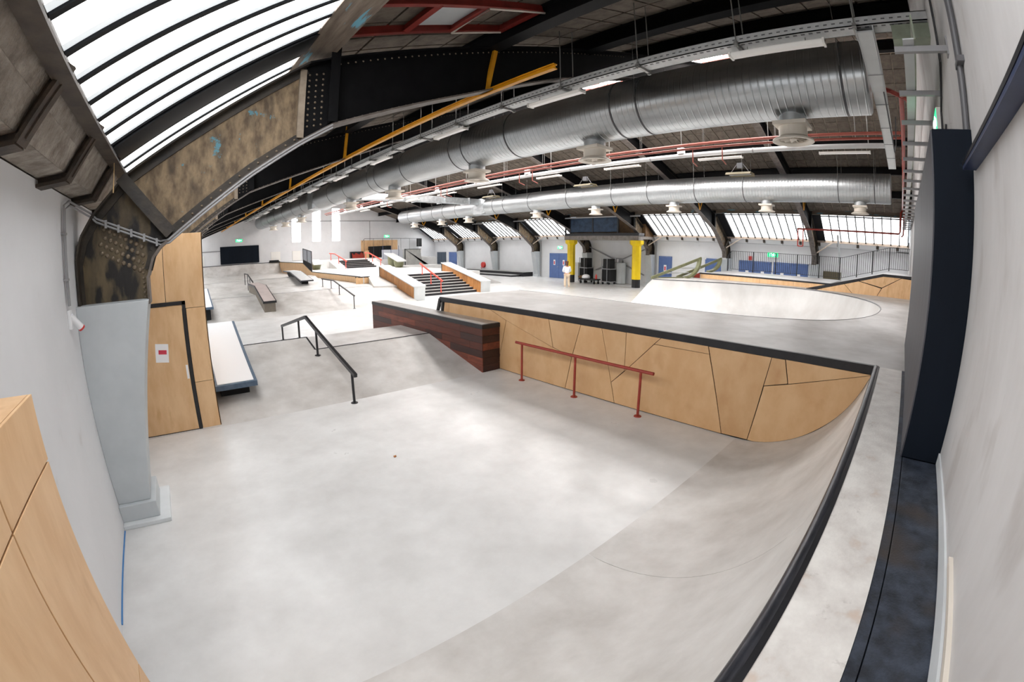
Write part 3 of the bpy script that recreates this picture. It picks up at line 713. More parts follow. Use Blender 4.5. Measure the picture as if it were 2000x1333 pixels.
t = thing('sprinkler_pipes', 'dark red pipes crossing the near end wall and hooking down before the far skylight', 'pipe', (16, 0, 4.2))
MB().tube([(9.0, -.10, 5.75), (9.3, -.10, 5.75), (26, -.04, 5.45), (26, .05, 5.3), (26, .07, 4.35), (26, .15, 4.24), (26, 5.8, 4.24)], .05, 10).build('upper_pipe', 'rail_red', t, smooth=True)
MB().tube([(9.4, -.24, 5.70), (26.1, -.2, 5.35), (26.1, -.12, 5.2), (26.1, -.1, 4.20), (26.1, 0, 4.10)], .045, 10).build('lower_pipe', 'rail_red', t, smooth=True)
MB().tube([(9.4, -.24, 5.70), (9.2, -.2, 5.72), (8.9, .1, 5.78), (8.9, .6, 5.95)], .045, 8).build('elbow', 'rail_red', t, smooth=True)
for y in (5.45, 5.75): MB().tube([(26, y, 4.24), (26, y, 3.3)], .035, 8).build('drop_pipe', 'bright_red', t, smooth=True)
MB().tube([(26, 5.45, 3.3), (26, 5.75, 3.3)], .035, 8).build('drop_link', 'bright_red', t, smooth=True)
# cross tray and wall tray by the near end wall
t = thing('cross_tray', 'pale cable tray running along the near end wall from the light rail', 'cable tray', (10, .26, 5.3))
MB().box(5.5, 14.2, .16, .36, 5.34, 5.36).box(5.5, 14.2, .15, .165, 5.34, 5.42).box(5.5, 14.2, .355, .37, 5.34, 5.42).build('tray', 'steel_white', t)
for x in (6.9, 8.3, 9.8, 11.2, 12.7): box(x - .01, x + .01, .145, .375, 5.33, 5.43).build('joint', 'conduit_grey', t)
tag(MB().tube([(7.6, .2, 5.45), (7.9, .15, 4.9), (8.4, .1, 4.55), (9.0, .08, 4.8), (9.1, .05, 5.35)], .012, 5).build('loose_cable', 'conduit_dark', smooth=True), 'dark cable looping down from the pale cross tray', 'cable')
t = thing('wall_tray', 'grey green cable channel on galvanised brackets along the near end wall', 'cable tray', (15, -.2, 4.4))
MB().box(3.95, 27, -.23, -.215, 4.50, 4.72).build('channel', 'tray_olive', t); MB().box(3.95, 27, -.215, -.12, 4.50, 4.512).build('channel_lip', 'steel_white', t)
b0 = None
for i in range(20):
    x = 4.09 + i * 1.12
    m_ = MB().bar((x, YN, 4.462), (x, -.04, 4.472), .05, .05).box(x - .05, x + .05, YN, YN + .012, 4.40, 4.56)
    if b0 is None: b0 = m_.build('bracket', 'conduit_grey', t)
    else: o = b0.copy(); COL.objects.link(o); o.location = (x - 4.09, 0, 0)
t = thing('rail_anchor', 'olive steel bracket box tying the light rail to the near end wall', 'bracket', (5.3, -.3, 5.3))
MB().box(5.50, 5.72, YN, -.06, 5.22, 5.40).build('anchor_box', 'tray_olive', t); MB().bar((5.2, YN + .05, 5.56), (4.9, YN + .05, 6.6), .07, .05).build('strap', 'conduit_dark', t)
tag(MB().tube([(3.29, YN + .025, 6.2), (3.30, YN + .025, 4.4), (3.40, YN + .025, 3.62), (3.42, YN + .025, 3.40)], .02, 8).tube([(3.37, YN + .03, 6.2), (3.38, YN + .03, 4.4), (3.46, YN + .03, 3.62)], .014, 6).box(3.25, 3.42, YN, YN + .05, 4.02, 4.06).build('wall_conduit', 'conduit_dark', smooth=True), 'dark conduit running down the right wall to the navy box', 'conduit')
tag(MB().tube([(4.55, YN + .02, 5.3), (4.7, YN + .02, 4.6), (5.3, YN + .02, 4.3), (5.35, YN + .02, 4.05), (5.1, YN + .02, 3.95), (4.9, YN + .02, 4.05)], .012, 6).build('wall_cable', 'black_steel', smooth=True), 'thin black cable sagging on the right wall above the navy box', 'cable')
for k, (x, y) in enumerate(((15.0, 5.35), (15.0, 12.2), (15.0, 18.6))):
    t = thing('radiant_heater', 'hanging radiant heater under the sprinkler pipes, %s from the near end wall' % ORD[k], 'heater', (x, y, 5.3), 'radiant heaters between the ducts')
    MB().prism([(x - .28, 5.36), (x - .20, 5.44), (x + .20, 5.44), (x + .28, 5.36), (x + .26, 5.34), (x + .19, 5.41), (x - .19, 5.41), (x - .26, 5.34)], 'y', y - .45, y + .45).build('reflector', 'brown_stain', t)
    MB().tube([(x, y - .4, 5.38), (x, y + .4, 5.38)], .025, 8).build('burner', 'conduit_grey', t, smooth=True)
    for dy in (-.35, .35): MB().tube([(x, y + dy, 5.44), (x, y + dy * .3, 5.75)], .012, 6).build('hanger', 'conduit_dark', t)
    box(x - .06, x + .06, y - .1, y + .1, 5.6, 5.78).build('gas_valve', 'conduit_dark', t)
tag(MB().bar((27.6, 3.7, 4.1), (29.2, 3.7, 2.5), .12, .08).build('drop_tray', 'steel_white'), 'pale cable tray dropping down the far wall behind the railing', 'cable tray')
# exit signs
def exit_sign(c, axis, label, w=.6, h=.26):
    t = thing('exit_sign', label, 'exit sign', (c[0], c[1], c[2] - h / 2)); x, y, z = c
    def bx(u0, u1, v0, v1, d0, d1, n, mm):
        if axis == 'x': return box(x - d1, x - d0, y + u0, y + u1, z + v0, z + v1).build(n, mm, t)
        if axis == 'y': return box(x + u0, x + u1, y - d1, y - d0, z + v0, z + v1).build(n, mm, t)
        return box(x + u0, x + u1, y + d0, y + d1, z + v0, z + v1).build(n, mm, t)
    bx(-w / 2, w / 2, -h / 2, h / 2, 0, .07, 'lamp_box', 'white_enamel'); bx(-w / 2 + .01, w / 2 - .01, -h / 2 + .01, h / 2 - .01, .07, .076, 'green_face', 'exit_green')
    # running figure, arrow and door pictogram
    sg = 1 if axis == 'y' else -1
    def ln(pts, wd, n):
        m_ = MB()
        for (a, b), (c2, d2) in zip(pts, pts[1:]):
            f = lambda u, v: (x - .08, y + sg * u, z + v) if axis == 'x' else ((x + sg * u, y - .08, z + v) if axis == 'y' else (x + sg * u, y + .08, z + v))
            m_.bar(f(a, b), f(c2, d2), wd, .006, (1, 0, 0) if axis == 'x' else (0, 1, 0)) if False else m_.bar(f(a, b), f(c2, d2), .006 if axis == 'x' else .006, wd)
        m_.build(n, 'exit_white', t)
    ln([(-.20, -.09), (-.20, .09), (-.08, .09), (-.08, -.09)], .022, 'door_pictogram')
    ln([(-.02, -.09), (.03, -.02), (.05, .05), (.0, .03), (-.04, .0)], .03, 'figure_pictogram'); ln([(.03, -.02), (.08, -.05), (.09, -.09)], .03, 'figure_pictogram'); ln([(.05, .05), (.1, .01)], .026, 'figure_pictogram'); ln([(.055, .07), (.075, .095)], .036, 'figure_pictogram')
    ln([(.14, 0), (.24, 0)], .03, 'arrow_pictogram'); ln([(.2, .04), (.24, 0), (.2, -.04)], .022, 'arrow_pictogram')
exit_sign((XR, 26.52, 2.71), 'x', 'green exit sign above the double blue door beside the yellow column')
exit_sign((XR, 8.06, 2.72), 'x', 'green exit sign above the two blue doors behind the railing', .75, .3)
exit_sign((5.9, YF, 4.15), 'y', 'green exit sign on the gable above the navy panel', .7, .3)
exit_sign((22.6, YF, 4.15), 'y', 'green exit sign on the gable above the black crash mats', .7, .3)
exit_sign((5.62, YN, 4.22), 'w', 'green exit sign seen edge on over the navy wall box', .5, .3)
# ------------------------------------------------------------------ foreground: quarter pipe, deck, right wall
QR = 1.88; QY = 2.0; HZ = 1.42; XP = 6.22; XQ = -.715
qy_top = QY - math.sqrt(QR ** 2 - (QR - HZ) ** 2)
qa = [(QY - QR * math.sin(math.radians(a)), QR - QR * math.cos(math.radians(a))) for a in [i * 75.9 / 26 for i in range(27)]]   # (y,z) from base to lip
qa[-1] = (qy_top, HZ)
t = thing('quarter_pipe', 'concrete quarter pipe curving up to the black coping beside the right wall', 'quarter pipe', (2.7, 1, 0))
prof = qa + [(YN, HZ - .0), (YN, 0)]
for a, c, nm in ((XQ, 2.70, 'transition'), (2.706, XP, 'transition')):
    MB().prism([(y, z) for y, z in qa] + [(qy_top - .06, HZ - .02), (qy_top - .06, 0)], 'x', a, c).build(nm, 'concrete_ramp', t, smooth=True)
box(XQ, XP, -.18, qy_top - .05, 1.0, HZ).build('deck', 'concrete_scuffed', t)
MB().tube([(XQ, qy_top - .01, HZ - .012), (XP, qy_top - .01, HZ - .012)], .032, 16).build('coping', 'coping_steel', t, smooth=True)
MB().prism([(qy_top + .008, HZ - .045), (qy_top - .06, HZ - .03), (qy_top - .06, HZ + .004), (qy_top - .02, HZ + .012)], 'x', XQ, XP).build('coping_angle', 'black_steel', t)
l = thing('wall_ledge', 'dark scuffed ledge strip along the foot of the right wall', 'ledge', (1.5, -.34, 1.2))
box(XQ, 9.0, -.232, -.182, 1.0, HZ - .004).build('front_strip', 'black_mat', l, bevel=.003)
box(XQ, 9.0, YN, -.238, 1.0, HZ - .008).build('rear_strip', 'black_mat', l, bevel=.003)
t = thing('navy_wall_box', 'tall dark navy box standing on the ledge against the right wall', 'wall box', (5.8, -.36, HZ))
box(3.36, 8.3, YN, -.226, HZ, 3.60).build('box_body', 'navy_panel', t, bevel=.006)
box(3.362, 8.3, -.226, -.216, HZ, 3.59).build('edge_board', 'navy_edge', t)
t = thing('blue_wall_channel', 'blue steel channel bolted along the right wall before the navy box', 'steel channel', (1.8, YN, 3.2))
MB().box(-.8, 3.24, YN, YN + .09, 3.312, 3.335).build('channel', 'blue_steel', t, bevel=.003)
MB().box(-.8, 3.24, YN + .08, YN + .092, 3.337, 3.36).build('top_lip', 'black_steel', t)
# plywood clad block at the left end of the quarter pipe
t = thing('plywood_block', 'tall plywood clad block at the end of the near quarter pipe', 'plywood block', (-.93, .75, 0))
box(XL, XQ - .014, YN, 1.99, 0, 2.225).build('core', 'girder_black', t)
for n_, (y0, y1, z0, z1) in enumerate([(YN, 1.415, 1.965, 2.24), (1.425, 2.0, 1.965, 2.24), (YN, 1.415, .80, 1.955), (1.425, 2.0, .80, 1.955), (1.425, 2.0, 0, .79), (YN, 1.415, 0, .79)]):
    box(XQ - .016, XQ, y0, y1, z0, z1).build('panel', 'plywood', t, bevel=.002)
box(XL, XQ - .018, YN, 2.0, 2.222, 2.24).build('top_panel', 'plywood', t)
MB().dome((XQ, 1.25, 2.06), (1, 0, 0), .012).build('plug', 'paper', t)
tag(MB().box(XL, XL + .012, 3.3, 4.78, 0, .012).build('tape_line', 'blue_tape'), 'blue masking tape line where the left wall meets the floor', 'tape')
# ------------------------------------------------------------------ plywood enclosure with door
t = thing('plywood_enclosure', 'plywood clad enclosure behind the near column with a flush door', 'enclosure', (-.4, 8.6, 0))
box(XL, .325, 7.52, 10.2, 0, 3.08).build('core', 'girder_black', t)
for (x0, x1, z0, z1) in [(XL, -.295, 2.07, 3.09), (-.287, .34, 1.955, 3.09), (.022, .34, .785, 1.948), (.022, .34, .012, .778), (XL, -.985, .012, 2.06)]:
    box(x0, x1, 7.5, 7.518, z0, z1).build('panel', 'plywood', t, bevel=.002)
for (z0, z1) in ((0, 1.0), (1.007, 2.0), (2.007, 3.09)): box(.323, .340, 7.5, 10.2, z0, z1).build('side_panel', 'plywood', t, bevel=.002)
fr = MB().box(-.04, .015, 7.485, 7.51, 0, 2.07).box(-.98, -.925, 7.485, 7.51, 0, 2.07).box(-.98, .015, 7.485, 7.51, 2.015, 2.07).box(-.98, .015, 7.49, 7.51, 0, .02)
fr.build('door_frame', 'black_steel', t)
d = box(-.92, -.045, 7.492, 7.505, .022, 2.01).build('door', 'plywood', t, bevel=.002)
MB().box(-.085, -.06, 7.47, 7.492, .88, 1.06).box(-.092, -.055, 7.486, 7.492, .86, 1.08).build('handle', 'paper', d)
MB().add([(-.56, 7.488, 1.18), (-.35, 7.488, 1.155), (-.325, 7.488, 1.44), (-.535, 7.488, 1.465), (-.56, 7.491, 1.18), (-.35, 7.491, 1.155), (-.325, 7.491, 1.44), (-.535, 7.491, 1.465)], [(0, 1, 2, 3), (7, 6, 5, 4), (0, 4, 5, 1), (1, 5, 6, 2), (2, 6, 7, 3), (3, 7, 4, 0)]).build('notice', 'paper', d)
MB().add([(-.50, 7.486, 1.30), (-.37, 7.486, 1.285), (-.364, 7.486, 1.35), (-.494, 7.486, 1.365), (-.50, 7.4875, 1.30), (-.37, 7.4875, 1.285), (-.364, 7.4875, 1.35), (-.494, 7.4875, 1.365)], [(0, 1, 2, 3), (7, 6, 5, 4), (0, 4, 5, 1), (1, 5, 6, 2), (2, 6, 7, 3), (3, 7, 4, 0)]).build('notice_band', 'paper_red', d)
# ------------------------------------------------------------------ first hump with rail and ledges
def bank(y): return max(0, min((y - 7.45) * .25, .72 - (y - 10.3) * .19 if y > 10.3 else 9))
t = thing('concrete_hump', 'concrete hump with a black edged crest under the square black rail', 'ramp', (2.4, 10.8, 0))
MB().prism([(7.45, 0), (10.33, .72), (14.1, 0)], 'x', XL, 2.74).build('crest_part', 'concrete_ramp', t)
MB().prism([(7.45, 0), (9.65, .55), (11.2, .55), (14.1, 0)], 'x', 2.74, 6.4).build('flat_part', 'concrete_ramp', t)
MB().bar((XL, 10.33, .715), (2.74, 10.33, .715), .035, .025).build('crest_edge', 'black_steel', t)
MB().bar((2.74, 10.33, .715), (2.74, 9.65, .548), .035, .03).build('side_edge', 'black_steel', t)
MB().bar((2.74, 9.65, .546), (5.73, 9.65, .546), .035, .025).build('flat_edge', 'black_steel', t)
def rail(name, label, x, pts, posts, r, mat, group=None, sq=True, foot=True):
    t = thing(name, label, 'grind rail', (x, pts[0][0], posts[0][1]), group)
    m_ = MB()
    if sq:
        for a, c in zip(pts, pts[1:]): m_.bar((x, a[0], a[1]), (x, c[0], c[1]), r * 2, r * 2.2)
        m_.build('rail_bar', mat, t)
    else: m_.tube([(x, y, z) for y, z in pts], r, 12).build('rail_bar', mat, t, smooth=True)
    for y, z0, z1 in posts:
        MB().tube([(x, y, z0), (x, y, z1)], r * .82, 10).build('post', mat, t, smooth=True)
        if foot: MB().lathe([(.001, .014), (.06, .014), (.066, .0), (.001, 0)], (x, y, z0), 16).build('foot_plate', mat, t)
    return t
rail('grind_rail', 'black square rail running over the nearest concrete hump', 2.71, [(7.12, .55), (10.16, 1.22), (12.9, .64)],
     [(7.30, 0, .59), (9.36, .475, 1.04), (10.87, .61, 1.07), (12.86, .235, .65)], .03, 'black_steel')
# brown plank ledge
t = thing('plank_ledge', 'long ledge clad in dark red brown planks with a black capped top', 'grind ledge', (5.99, 10.3, 0))
LX0, LX1, LY0, LY1, LZ = 5.73, 6.24, 7.42, 13.15, 1.06
box(LX0 + .015, LX1, LY0 + .015, LY1 - .01, 0, LZ - .08).build('core', 'girder_black', t)
cp = MB().prism([(LX0 - .012, LZ - .10), (LX1 + .004, LZ - .10), (LX1 + .004, LZ - .006), (LX0 - .012, LZ - .006)], 'y', LY0 - .012, LY1 + .01)
cp.build('cap_edge', 'black_steel', t, bevel=.004)
box(LX0 + .02, LX1 - .02, LY0 + .03, LY1 - .02, LZ - .012, LZ + .002).build('cap_top', 'cap_grey', t)
rows = 6; ph = (LZ - .10) / rows
for i in range(rows):
    y = LY0 + .0; first = True
    while y < LY1 - .05:
        L = random.uniform(.7, 1.5) if not first else random.uniform(.35, 1.3); first = False; e_ = min(y + L, LY1)
        if LY1 - e_ < .3: e_ = LY1
        z1 = (i + 1) * ph
        if z1 > bank((y + e_) / 2) - .1: box(LX0, LX0 + .016, y + .002, e_ - .002, i * ph + .002, z1 - .002).build('plank', random.choice(['dark_plank', 'dark_plank', 'plank_mid', 'plank_mid', 'plank_dark']), t)
        y = e_
    box(LX0 + .016, LX1, LY0, LY0 + .015, i * ph + .002, (i + 1) * ph - .002).build('plank', random.choice(['dark_plank', 'dark_plank', 'plank_mid', 'plank_mid', 'plank_dark']), t)
# white sloping ledges with blue edges
def slope_ledge(label, x0, x1, y0, z0, y1, z1, bz0, bz1, wob=0):
    t = thing('sloping_ledge', label, 'grind ledge', ((x0 + x1) / 2, (y0 + y1) / 2, bz0))
    MB().slab([(x0 + .06, y0 + .04, z0 + .018), (x1 - .06, y0 + .04, z0 + .018), (x1 - .06, y1 - .02, z1 + .004), (x0 + .06, y1 - .02, z1 + .004)], (0, 0, -.05)).build('top_board', 'white_plastic', t)
    MB().slab([(x0, y0, z0), (x1, y0, z0), (x1, y1, z1), (x0, y1, z1)], (0, 0, -.095)).build('edge_frame', 'slate_blue', t, bevel=.004)
    a = .12; MB().add([(x0 + a, y0 + .35, bz0 - .05), (x1 - a, y0 + .35, bz0 - .05), (x1 - a, y1 - .1, bz1 - .05), (x0 + a, y1 - .1, bz1 - .05), (x0 + a, y0 + .35, z0), (x1 - a, y0 + .35, z0), (x1 - a, y1 - .1, z1 - .12), (x0 + a, y1 - .1, z1 - .12)],
                    [(3, 2, 1, 0), (4, 5, 6, 7), (0, 1, 5, 4), (1, 2, 6, 5), (2, 3, 7, 6), (3, 0, 4, 7)]).build('base', 'black_cloth', t)
slope_ledge('white topped sloping ledge with blue steel edge beside the plywood enclosure', .345, 1.13, 8.0, .52, 10.85, 1.22, .22, .62)
slope_ledge('white topped sloping ledge half hidden behind the plywood enclosure', .1, 1.22, 19.6, .68, 22.75, 1.24, .10, .70)
# ------------------------------------------------------------------ platform with plywood front and bowl
path = [(9.0, 9.83), (9.0, 8.5), (9.0, 7.2), (9.0, 6.0), (8.96, 4.8), (8.98, 3.6), (9.28, 2.57), (9.85, 1.68), (10.5, 1.18), (11.3, .82), (12.2, .58), (13.2, .47), (14.4, .45), (15.6, .60), (16.75, .98), (17.8, 1.62), (18.57, 2.35), (19.15, 3.3), (19.39, 4.3), (19.2, 5.4), (18.75, 6.6), (18.2, 7.8), (17.7, 9.0), (17.2, 10.1)]
# smooth the measured lip a little
def chaikin(p):
    o = [p[0]]
    for a, c in zip(p, p[1:]): o += [(a[0] * .75 + c[0] * .25, a[1] * .75 + c[1] * .25), (a[0] * .25 + c[0] * .75, a[1] * .25 + c[1] * .75)]
    return o + [p[-1]]
path = chaikin(path); HH = [1.0] * len(path)
for s_, h_ in ((.25, 1.166), (.47, .887), (.69, .629), (.95, .32), (1.2, .02)): path.append((17.2 - .46 * s_, 10.1 + .88 * s_)); HH.append(h_ / HZ)
t = thing('bowl_platform', 'raised concrete platform with a curved bowl and a patchwork plywood front', 'skate platform', (12, 4, 0))
def outer(p):
    x, y = p
    if y > 1.6 and x < 12: return (XP, min(y, 9.83))
    if x > 14 and y > 3.4: return (20.3, y)
    if x < 12: f = (1.6 - y) / .7; return (XP, max(YN, 1.6 - f * 2.1)) if f < 1 else (x, YN)
    if x > 16.75: f = (y - .98) / (3.4 - .98); return (20.3, YN + f * 3.9)
    return (x, YN)
m_ = MB(); n = len(path)
o_ = [outer(p) for p in path]
for i in range(n): m_.v += [(path[i][0], path[i][1], HZ * HH[i]), (o_[i][0], o_[i][1], HZ * HH[i])]
for i in range(n - 1): m_.f.append((2 * i, 2 * i + 1, 2 * i + 3, 2 * i + 2))
b0 = len(m_.v); m_.add([(XP, YN, HZ), (20.3, YN, HZ)], [])
for i in range(n - 1):      # close the corner gaps of the outer boundary
    a, c = o_[i], o_[i + 1]
    if abs(a[0] - XP) < 1e-6 and abs(c[0] - XP) > 1e-6: m_.f.append((2 * i + 1, b0, 2 * i + 3))
    if abs(a[0] - 20.3) > 1e-6 and abs(c[0] - 20.3) < 1e-6: m_.f.append((2 * i + 1, b0 + 1, 2 * i + 3))
m_.build('deck', 'concrete_deck', t)
nr = []
for i in range(n):
    a = Vector(path[max(i - 1, 0)]); c = Vector(path[min(i + 1, n - 1)]); d = (c - a).normalized(); nr.append(Vector((-d.y, d.x)))
m_ = MB(); K = 12; BR = 1.75
for i in range(n):
    for k in range(K + 1):
        a = math.radians(80 * (1 - k / K)); off = BR * (math.sin(math.radians(80)) - math.sin(a)); z = BR * (1 - math.cos(a)) ; z = z * HH[i] * HZ / (BR * (1 - math.cos(math.radians(80))))
        p = Vector(path[i]) + nr[i] * off; m_.v.append((p.x, p.y, z))
for i in range(n - 1):
    for k in range(K): m_.f.append((i * (K + 1) + k, (i + 1) * (K + 1) + k, (i + 1) * (K + 1) + k + 1, i * (K + 1) + k + 1))
m_.build('bowl_wall', 'concrete_bowl', t, smooth=True)
MB().tube([(p[0], p[1], HZ * h - .012) for p, h in zip(path, HH) if h == 1.0], .02, 8).build('bowl_coping', 'coping_grey', t, smooth=True)
MB().quad((XP, 9.83, 0), (9.0, 9.83, 0), (9.0, 9.83, HZ), (XP, 9.83, HZ)).build('end_wall', 'concrete_white', t)
# plywood front
nd = dict(a0=(7.75, 1.31), a1=(5.32, .655), b0=(7.2, 1.13), c0=(5.93, 1.31), c1=(5.81, .77), d0=(5.12, 1.31), d1=(5.46, .01), e0=(4.64, 1.31), e1=(4.29, .01), f0=(4.12, 1.31), f1=(4.12, .63), g0=(3.45, 1.31), g1=(4.385, .375), h0=(3.565, 1.195), h1=(2.585, 1.195), i0=(2.615, 1.31), i1=(2.24, .01), j0=(1.62, 1.31), j1=(1.82, .02), k0=(1.69, .88), k1=(.2, 1.30), l0=(1.42, 1.31), l1=(1.34, .975), b1=(7.5, .01), m0=(9.42, 1.31), m1=(9.5, .01), n0=(9.62, 1.31), n1=(9.9, .01))
ar = [p for p in qa if p[0] < 1.80 and p[1] < 1.29]
polys = [['n0', 'm0', 'm1', 'n1'], ['m0', 'a0', 'b0', 'b1', 'm1'], ['b0', 'c1', 'a1', 'd1', 'b1'], ['a0', 'c0', 'c1', 'b0'], ['c0', 'd0', 'a1', 'c1'], ['d0', 'e0', 'g1', 'e1', 'd1', 'a1'], ['e0', 'f0', 'f1', 'g1'], ['f0', 'g0', 'h0', 'f1'], ['g0', 'i0', 'h1', 'h0'], ['h0', 'h1', 'i1', 'e1', 'g1', 'f1'], ['i0', 'j0', 'k0', 'j1', 'i1'], ['j0', 'l0', 'l1', 'k0'], ['l0', 'k1', 'l1'], ['k0', 'l1', 'k1']]
for pl in polys:
    pts = [nd[q] for q in pl]
    if pl == ['k0', 'l1', 'k1']: pts += [p for p in ar[::-1]] + [nd['j1']]
    c = (sum(p[0] for p in pts) / len(pts), sum(p[1] for p in pts) / len(pts)); q = []
    for p in pts:
        d = Vector((c[0] - p[0], c[1] - p[1])); L_ = max(d.length, 1e-6); d = d / L_ * min(.009, L_ * .2); q.append((p[0] + d.x, p[1] + d.y))
    MB().prism(q, 'x', XP - .004, XP + .012).build('plywood_panel', 'plywood_worn', t)
MB().prism([(9.95, 0), (9.75, HZ - .11)] + [(.17, HZ - .11)] + [p for p in ar[::-1]] + [(2.0, 0)], 'x', XP + .012, XP + .03).build('front_backing', 'girder_black', t)
MB().box(XP - .012, XP + .05, .13, 9.86, HZ - .11, HZ + .004).build('steel_edge', 'black_steel', t)
MB().bar((XP, 9.84, HZ - .05), (XP, 10.02, .9), .05, .09, (0, 1, 0)).build('end_edge', 'black_steel', t)
rail('flat_rail', 'low red flat bar standing along the plywood front of the platform', 5.98, [(6.62, .775), (3.40, .775)], [(6.44, 0, .75), (5.03, 0, .75), (3.64, 0, .75)], .028, 'rail_red', sq=False)
# ------------------------------------------------------------------ second bank and upper levels
B1 = .74; C1 = 1.12; D1 = 1.78
t = thing('concrete_bank', 'second concrete bank rising to the upper level behind the first hump', 'ramp', (5, 24, 0))
MB().prism([(19.5, 0), (22.4, B1), (46.9, B1), (46.9, 0)], 'x', XL, 9.97).build('bank_block', 'concrete_ramp', t)
MB().prism([(19.5, 0), (22.4, B1), (24.1, B1), (24.1, 0)], 'x', 9.97, 11.05).build('bank_wing', 'concrete_ramp', t)
MB().bar((XL, 22.4, B1 - .004), (3.45, 22.4, B1 - .004), .04, .02).bar((4.0, 22.4, B1 - .004), (11.0, 22.4, B1 - .004), .04, .02).build('crest_edge', 'conduit_grey', t)
t = thing('concrete_hump', 'concrete hump on the upper level in front of the far quarter pipe', 'ramp', (4.5, 29, B1))
MB().prism([(26.0, B1), (28.1, 1.16), (29.2, 1.16), (32.0, B1)], 'x', XL, 8.3).build('hump_block', 'concrete_ramp', t)
MB().bar((XL, 28.1, 1.155), (8.3, 28.1, 1.155), .04, .02).build('crest_edge', 'conduit_grey', t)
t = thing('quarter_pipe', 'far concrete quarter pipe below the navy panel on the gable', 'quarter pipe', (4.4, 46, B1))
fq = [(45.0 + 1.75 * math.sin(math.radians(a)), B1 + (D1 - B1) * (1 - math.cos(math.radians(a))) / (1 - math.cos(math.radians(78)))) for a in [i * 78 / 14 for i in range(15)]]
MB().prism(fq + [(YF, D1), (YF, B1)], 'x', XL, 9.97).build('transition', 'concrete_ramp', t, smooth=True)
MB().tube([(XL, fq[-1][0], D1 + .01), (10, fq[-1][0], D1 + .01)], .03, 8).build('coping', 'coping_steel', t, smooth=True)
tag(box(3.95, 7.92, YF - .2, YF, D1 + .12, 3.61).build('navy_wall_panel', 'navy_panel', bevel=.01), 'large dark navy panel on the gable above the far quarter pipe', 'wall panel')
for (x0, x1, lab) in ((9.2, 10.2, 'white board leaning on the gable right of the navy panel'), (11.5, 12.4, 'white board on the gable under the left window'), (XL + .3, 2.3, 'white board on the gable left of the navy panel')):
    tag(box(x0, x1, YF - .06, YF, D1 + .05, 2.84).build('wall_board', 'white_enamel', bevel=.005), lab, 'board')
# upper plaza C and far deck D
t = thing('upper_plaza', 'white raised plaza level at the top of the wide stairs', 'skate platform', (14, 34, 0))
MB().prism([(24.17, 0), (24.17, C1), (39.3, C1), (39.3, 0)], 'x', 10.02, 18.5).box(18.5, 23.0, 36.0, 39.3, 0, C1).build('plaza_block', 'concrete_white', t)
MB().prism([(18.5, 0), (18.5, C1), (22.0, 0)], 'y', 26.0, 36).build('side_slope', 'concrete_white', t)
MB().add([(9.75, 22.1, B1), (11.05, 21.9, B1 - .03), (11.05, 24.15, C1), (10.35, 24.15, C1), (9.75, 22.1, 0), (11.05, 21.9, 0), (11.05, 24.15, 0), (10.35, 24.15, 0)], [(0, 1, 2, 3), (7, 6, 5, 4), (0, 4, 5, 1), (1, 5, 6, 2), (2, 6, 7, 3), (3, 7, 4, 0)]).build('side_bank', 'concrete_white', t)
MB().box(10.02, 24.5, 39.3, YF, 0, D1).build('rear_deck', 'concrete_white', t)
# plywood retaining wall
t = thing('plywood_wall', 'plywood retaining wall stepping down along the upper plaza', 'plywood wall', (10, 36, B1))
seg = [[(47.0, D1), (43.5, D1), (43.5, B1), (47.0, B1)], [(43.5, D1), (40.0, D1), (40.0, B1), (43.5, B1)], [(40.0, D1), (37.3, D1), (36.4, 1.52), (36.4, B1), (40.0, B1)], [(36.4, 1.52), (34.65, C1), (33.0, C1), (33.0, B1), (36.4, B1)], [(33, C1), (30.0, C1), (30.0, B1), (33.0, B1)], [(30, C1), (27.0, C1), (27.0, B1), (30, B1)], [(27, C1), (24.6, C1), (24.6, B1), (27, B1)]]
for pl in seg:
    c = (sum(p[0] for p in pl) / len(pl), sum(p[1] for p in pl) / len(pl))
    MB().prism([(p[0] + (c[0] - p[0]) * .004, p[1] + (c[1] - p[1]) * .004) for p in pl], 'x', 9.98, 10.01).build('panel', 'plywood', t)
MB().prism([(9.98, 24.6), (9.6, 24.3), (9.6, 24.27), (10.0, 24.57)], 'z', B1, C1).build('panel', 'plywood', t)
MB().prism([(9.6, 24.27), (10.42, 24.15), (10.42, 24.12), (9.6, 24.24)], 'z', B1, C1).build('panel', 'plywood', t)
MB().add([(10.40, 24.12, C1), (10.40, 24.12, B1), (9.78, 22.1, B1), (10.37, 24.12, C1), (10.37, 24.12, B1), (9.75, 22.1, B1)], [(0, 1, 2), (5, 4, 3), (0, 3, 4, 1), (1, 4, 5, 2), (2, 5, 3, 0)]).build('panel', 'plywood', t)
MB().add([(9.6, 24.27, C1 + .003), (10.42, 24.14, C1 + .003), (10.5, 24.6, C1 + .003), (10.0, 24.6, C1 + .003)], [(0, 1, 2, 3)]).build('corner_top', 'concrete_white', t)
m_ = MB()
for a, c in zip([(47.0, D1), (37.3, D1), (34.65, C1), (24.58, C1)], [(37.3, D1), (34.65, C1), (24.58, C1)]): m_.bar((9.99, a[0], a[1]), (9.99, c[0], c[1]), .05, .06)
m_.bar((9.99, 24.58, C1), (9.59, 24.27, C1), .05, .06).bar((9.59, 24.27, C1), (10.42, 24.13, C1), .05, .06)
m_.build('steel_edge', 'black_steel', t)
t = thing('mesh_fence', 'black framed mesh fence standing on the sloping plywood wall', 'fence', (9.99, 35.9, C1))
f = MB()
for y, z0, z1 in ((37.2, 1.75, 2.98), (35.9, 1.48, 2.85), (34.65, 1.1, 2.72)): f.box(9.965, 10.015, y - .035, y + .035, z0, z1)
f.bar((9.99, 37.2, 2.96), (9.99, 34.65, 2.70), .04, .05).bar((9.99, 37.2, 2.05), (9.99, 34.65, 1.72), .04, .05)
f.build('frame', 'black_steel', t)
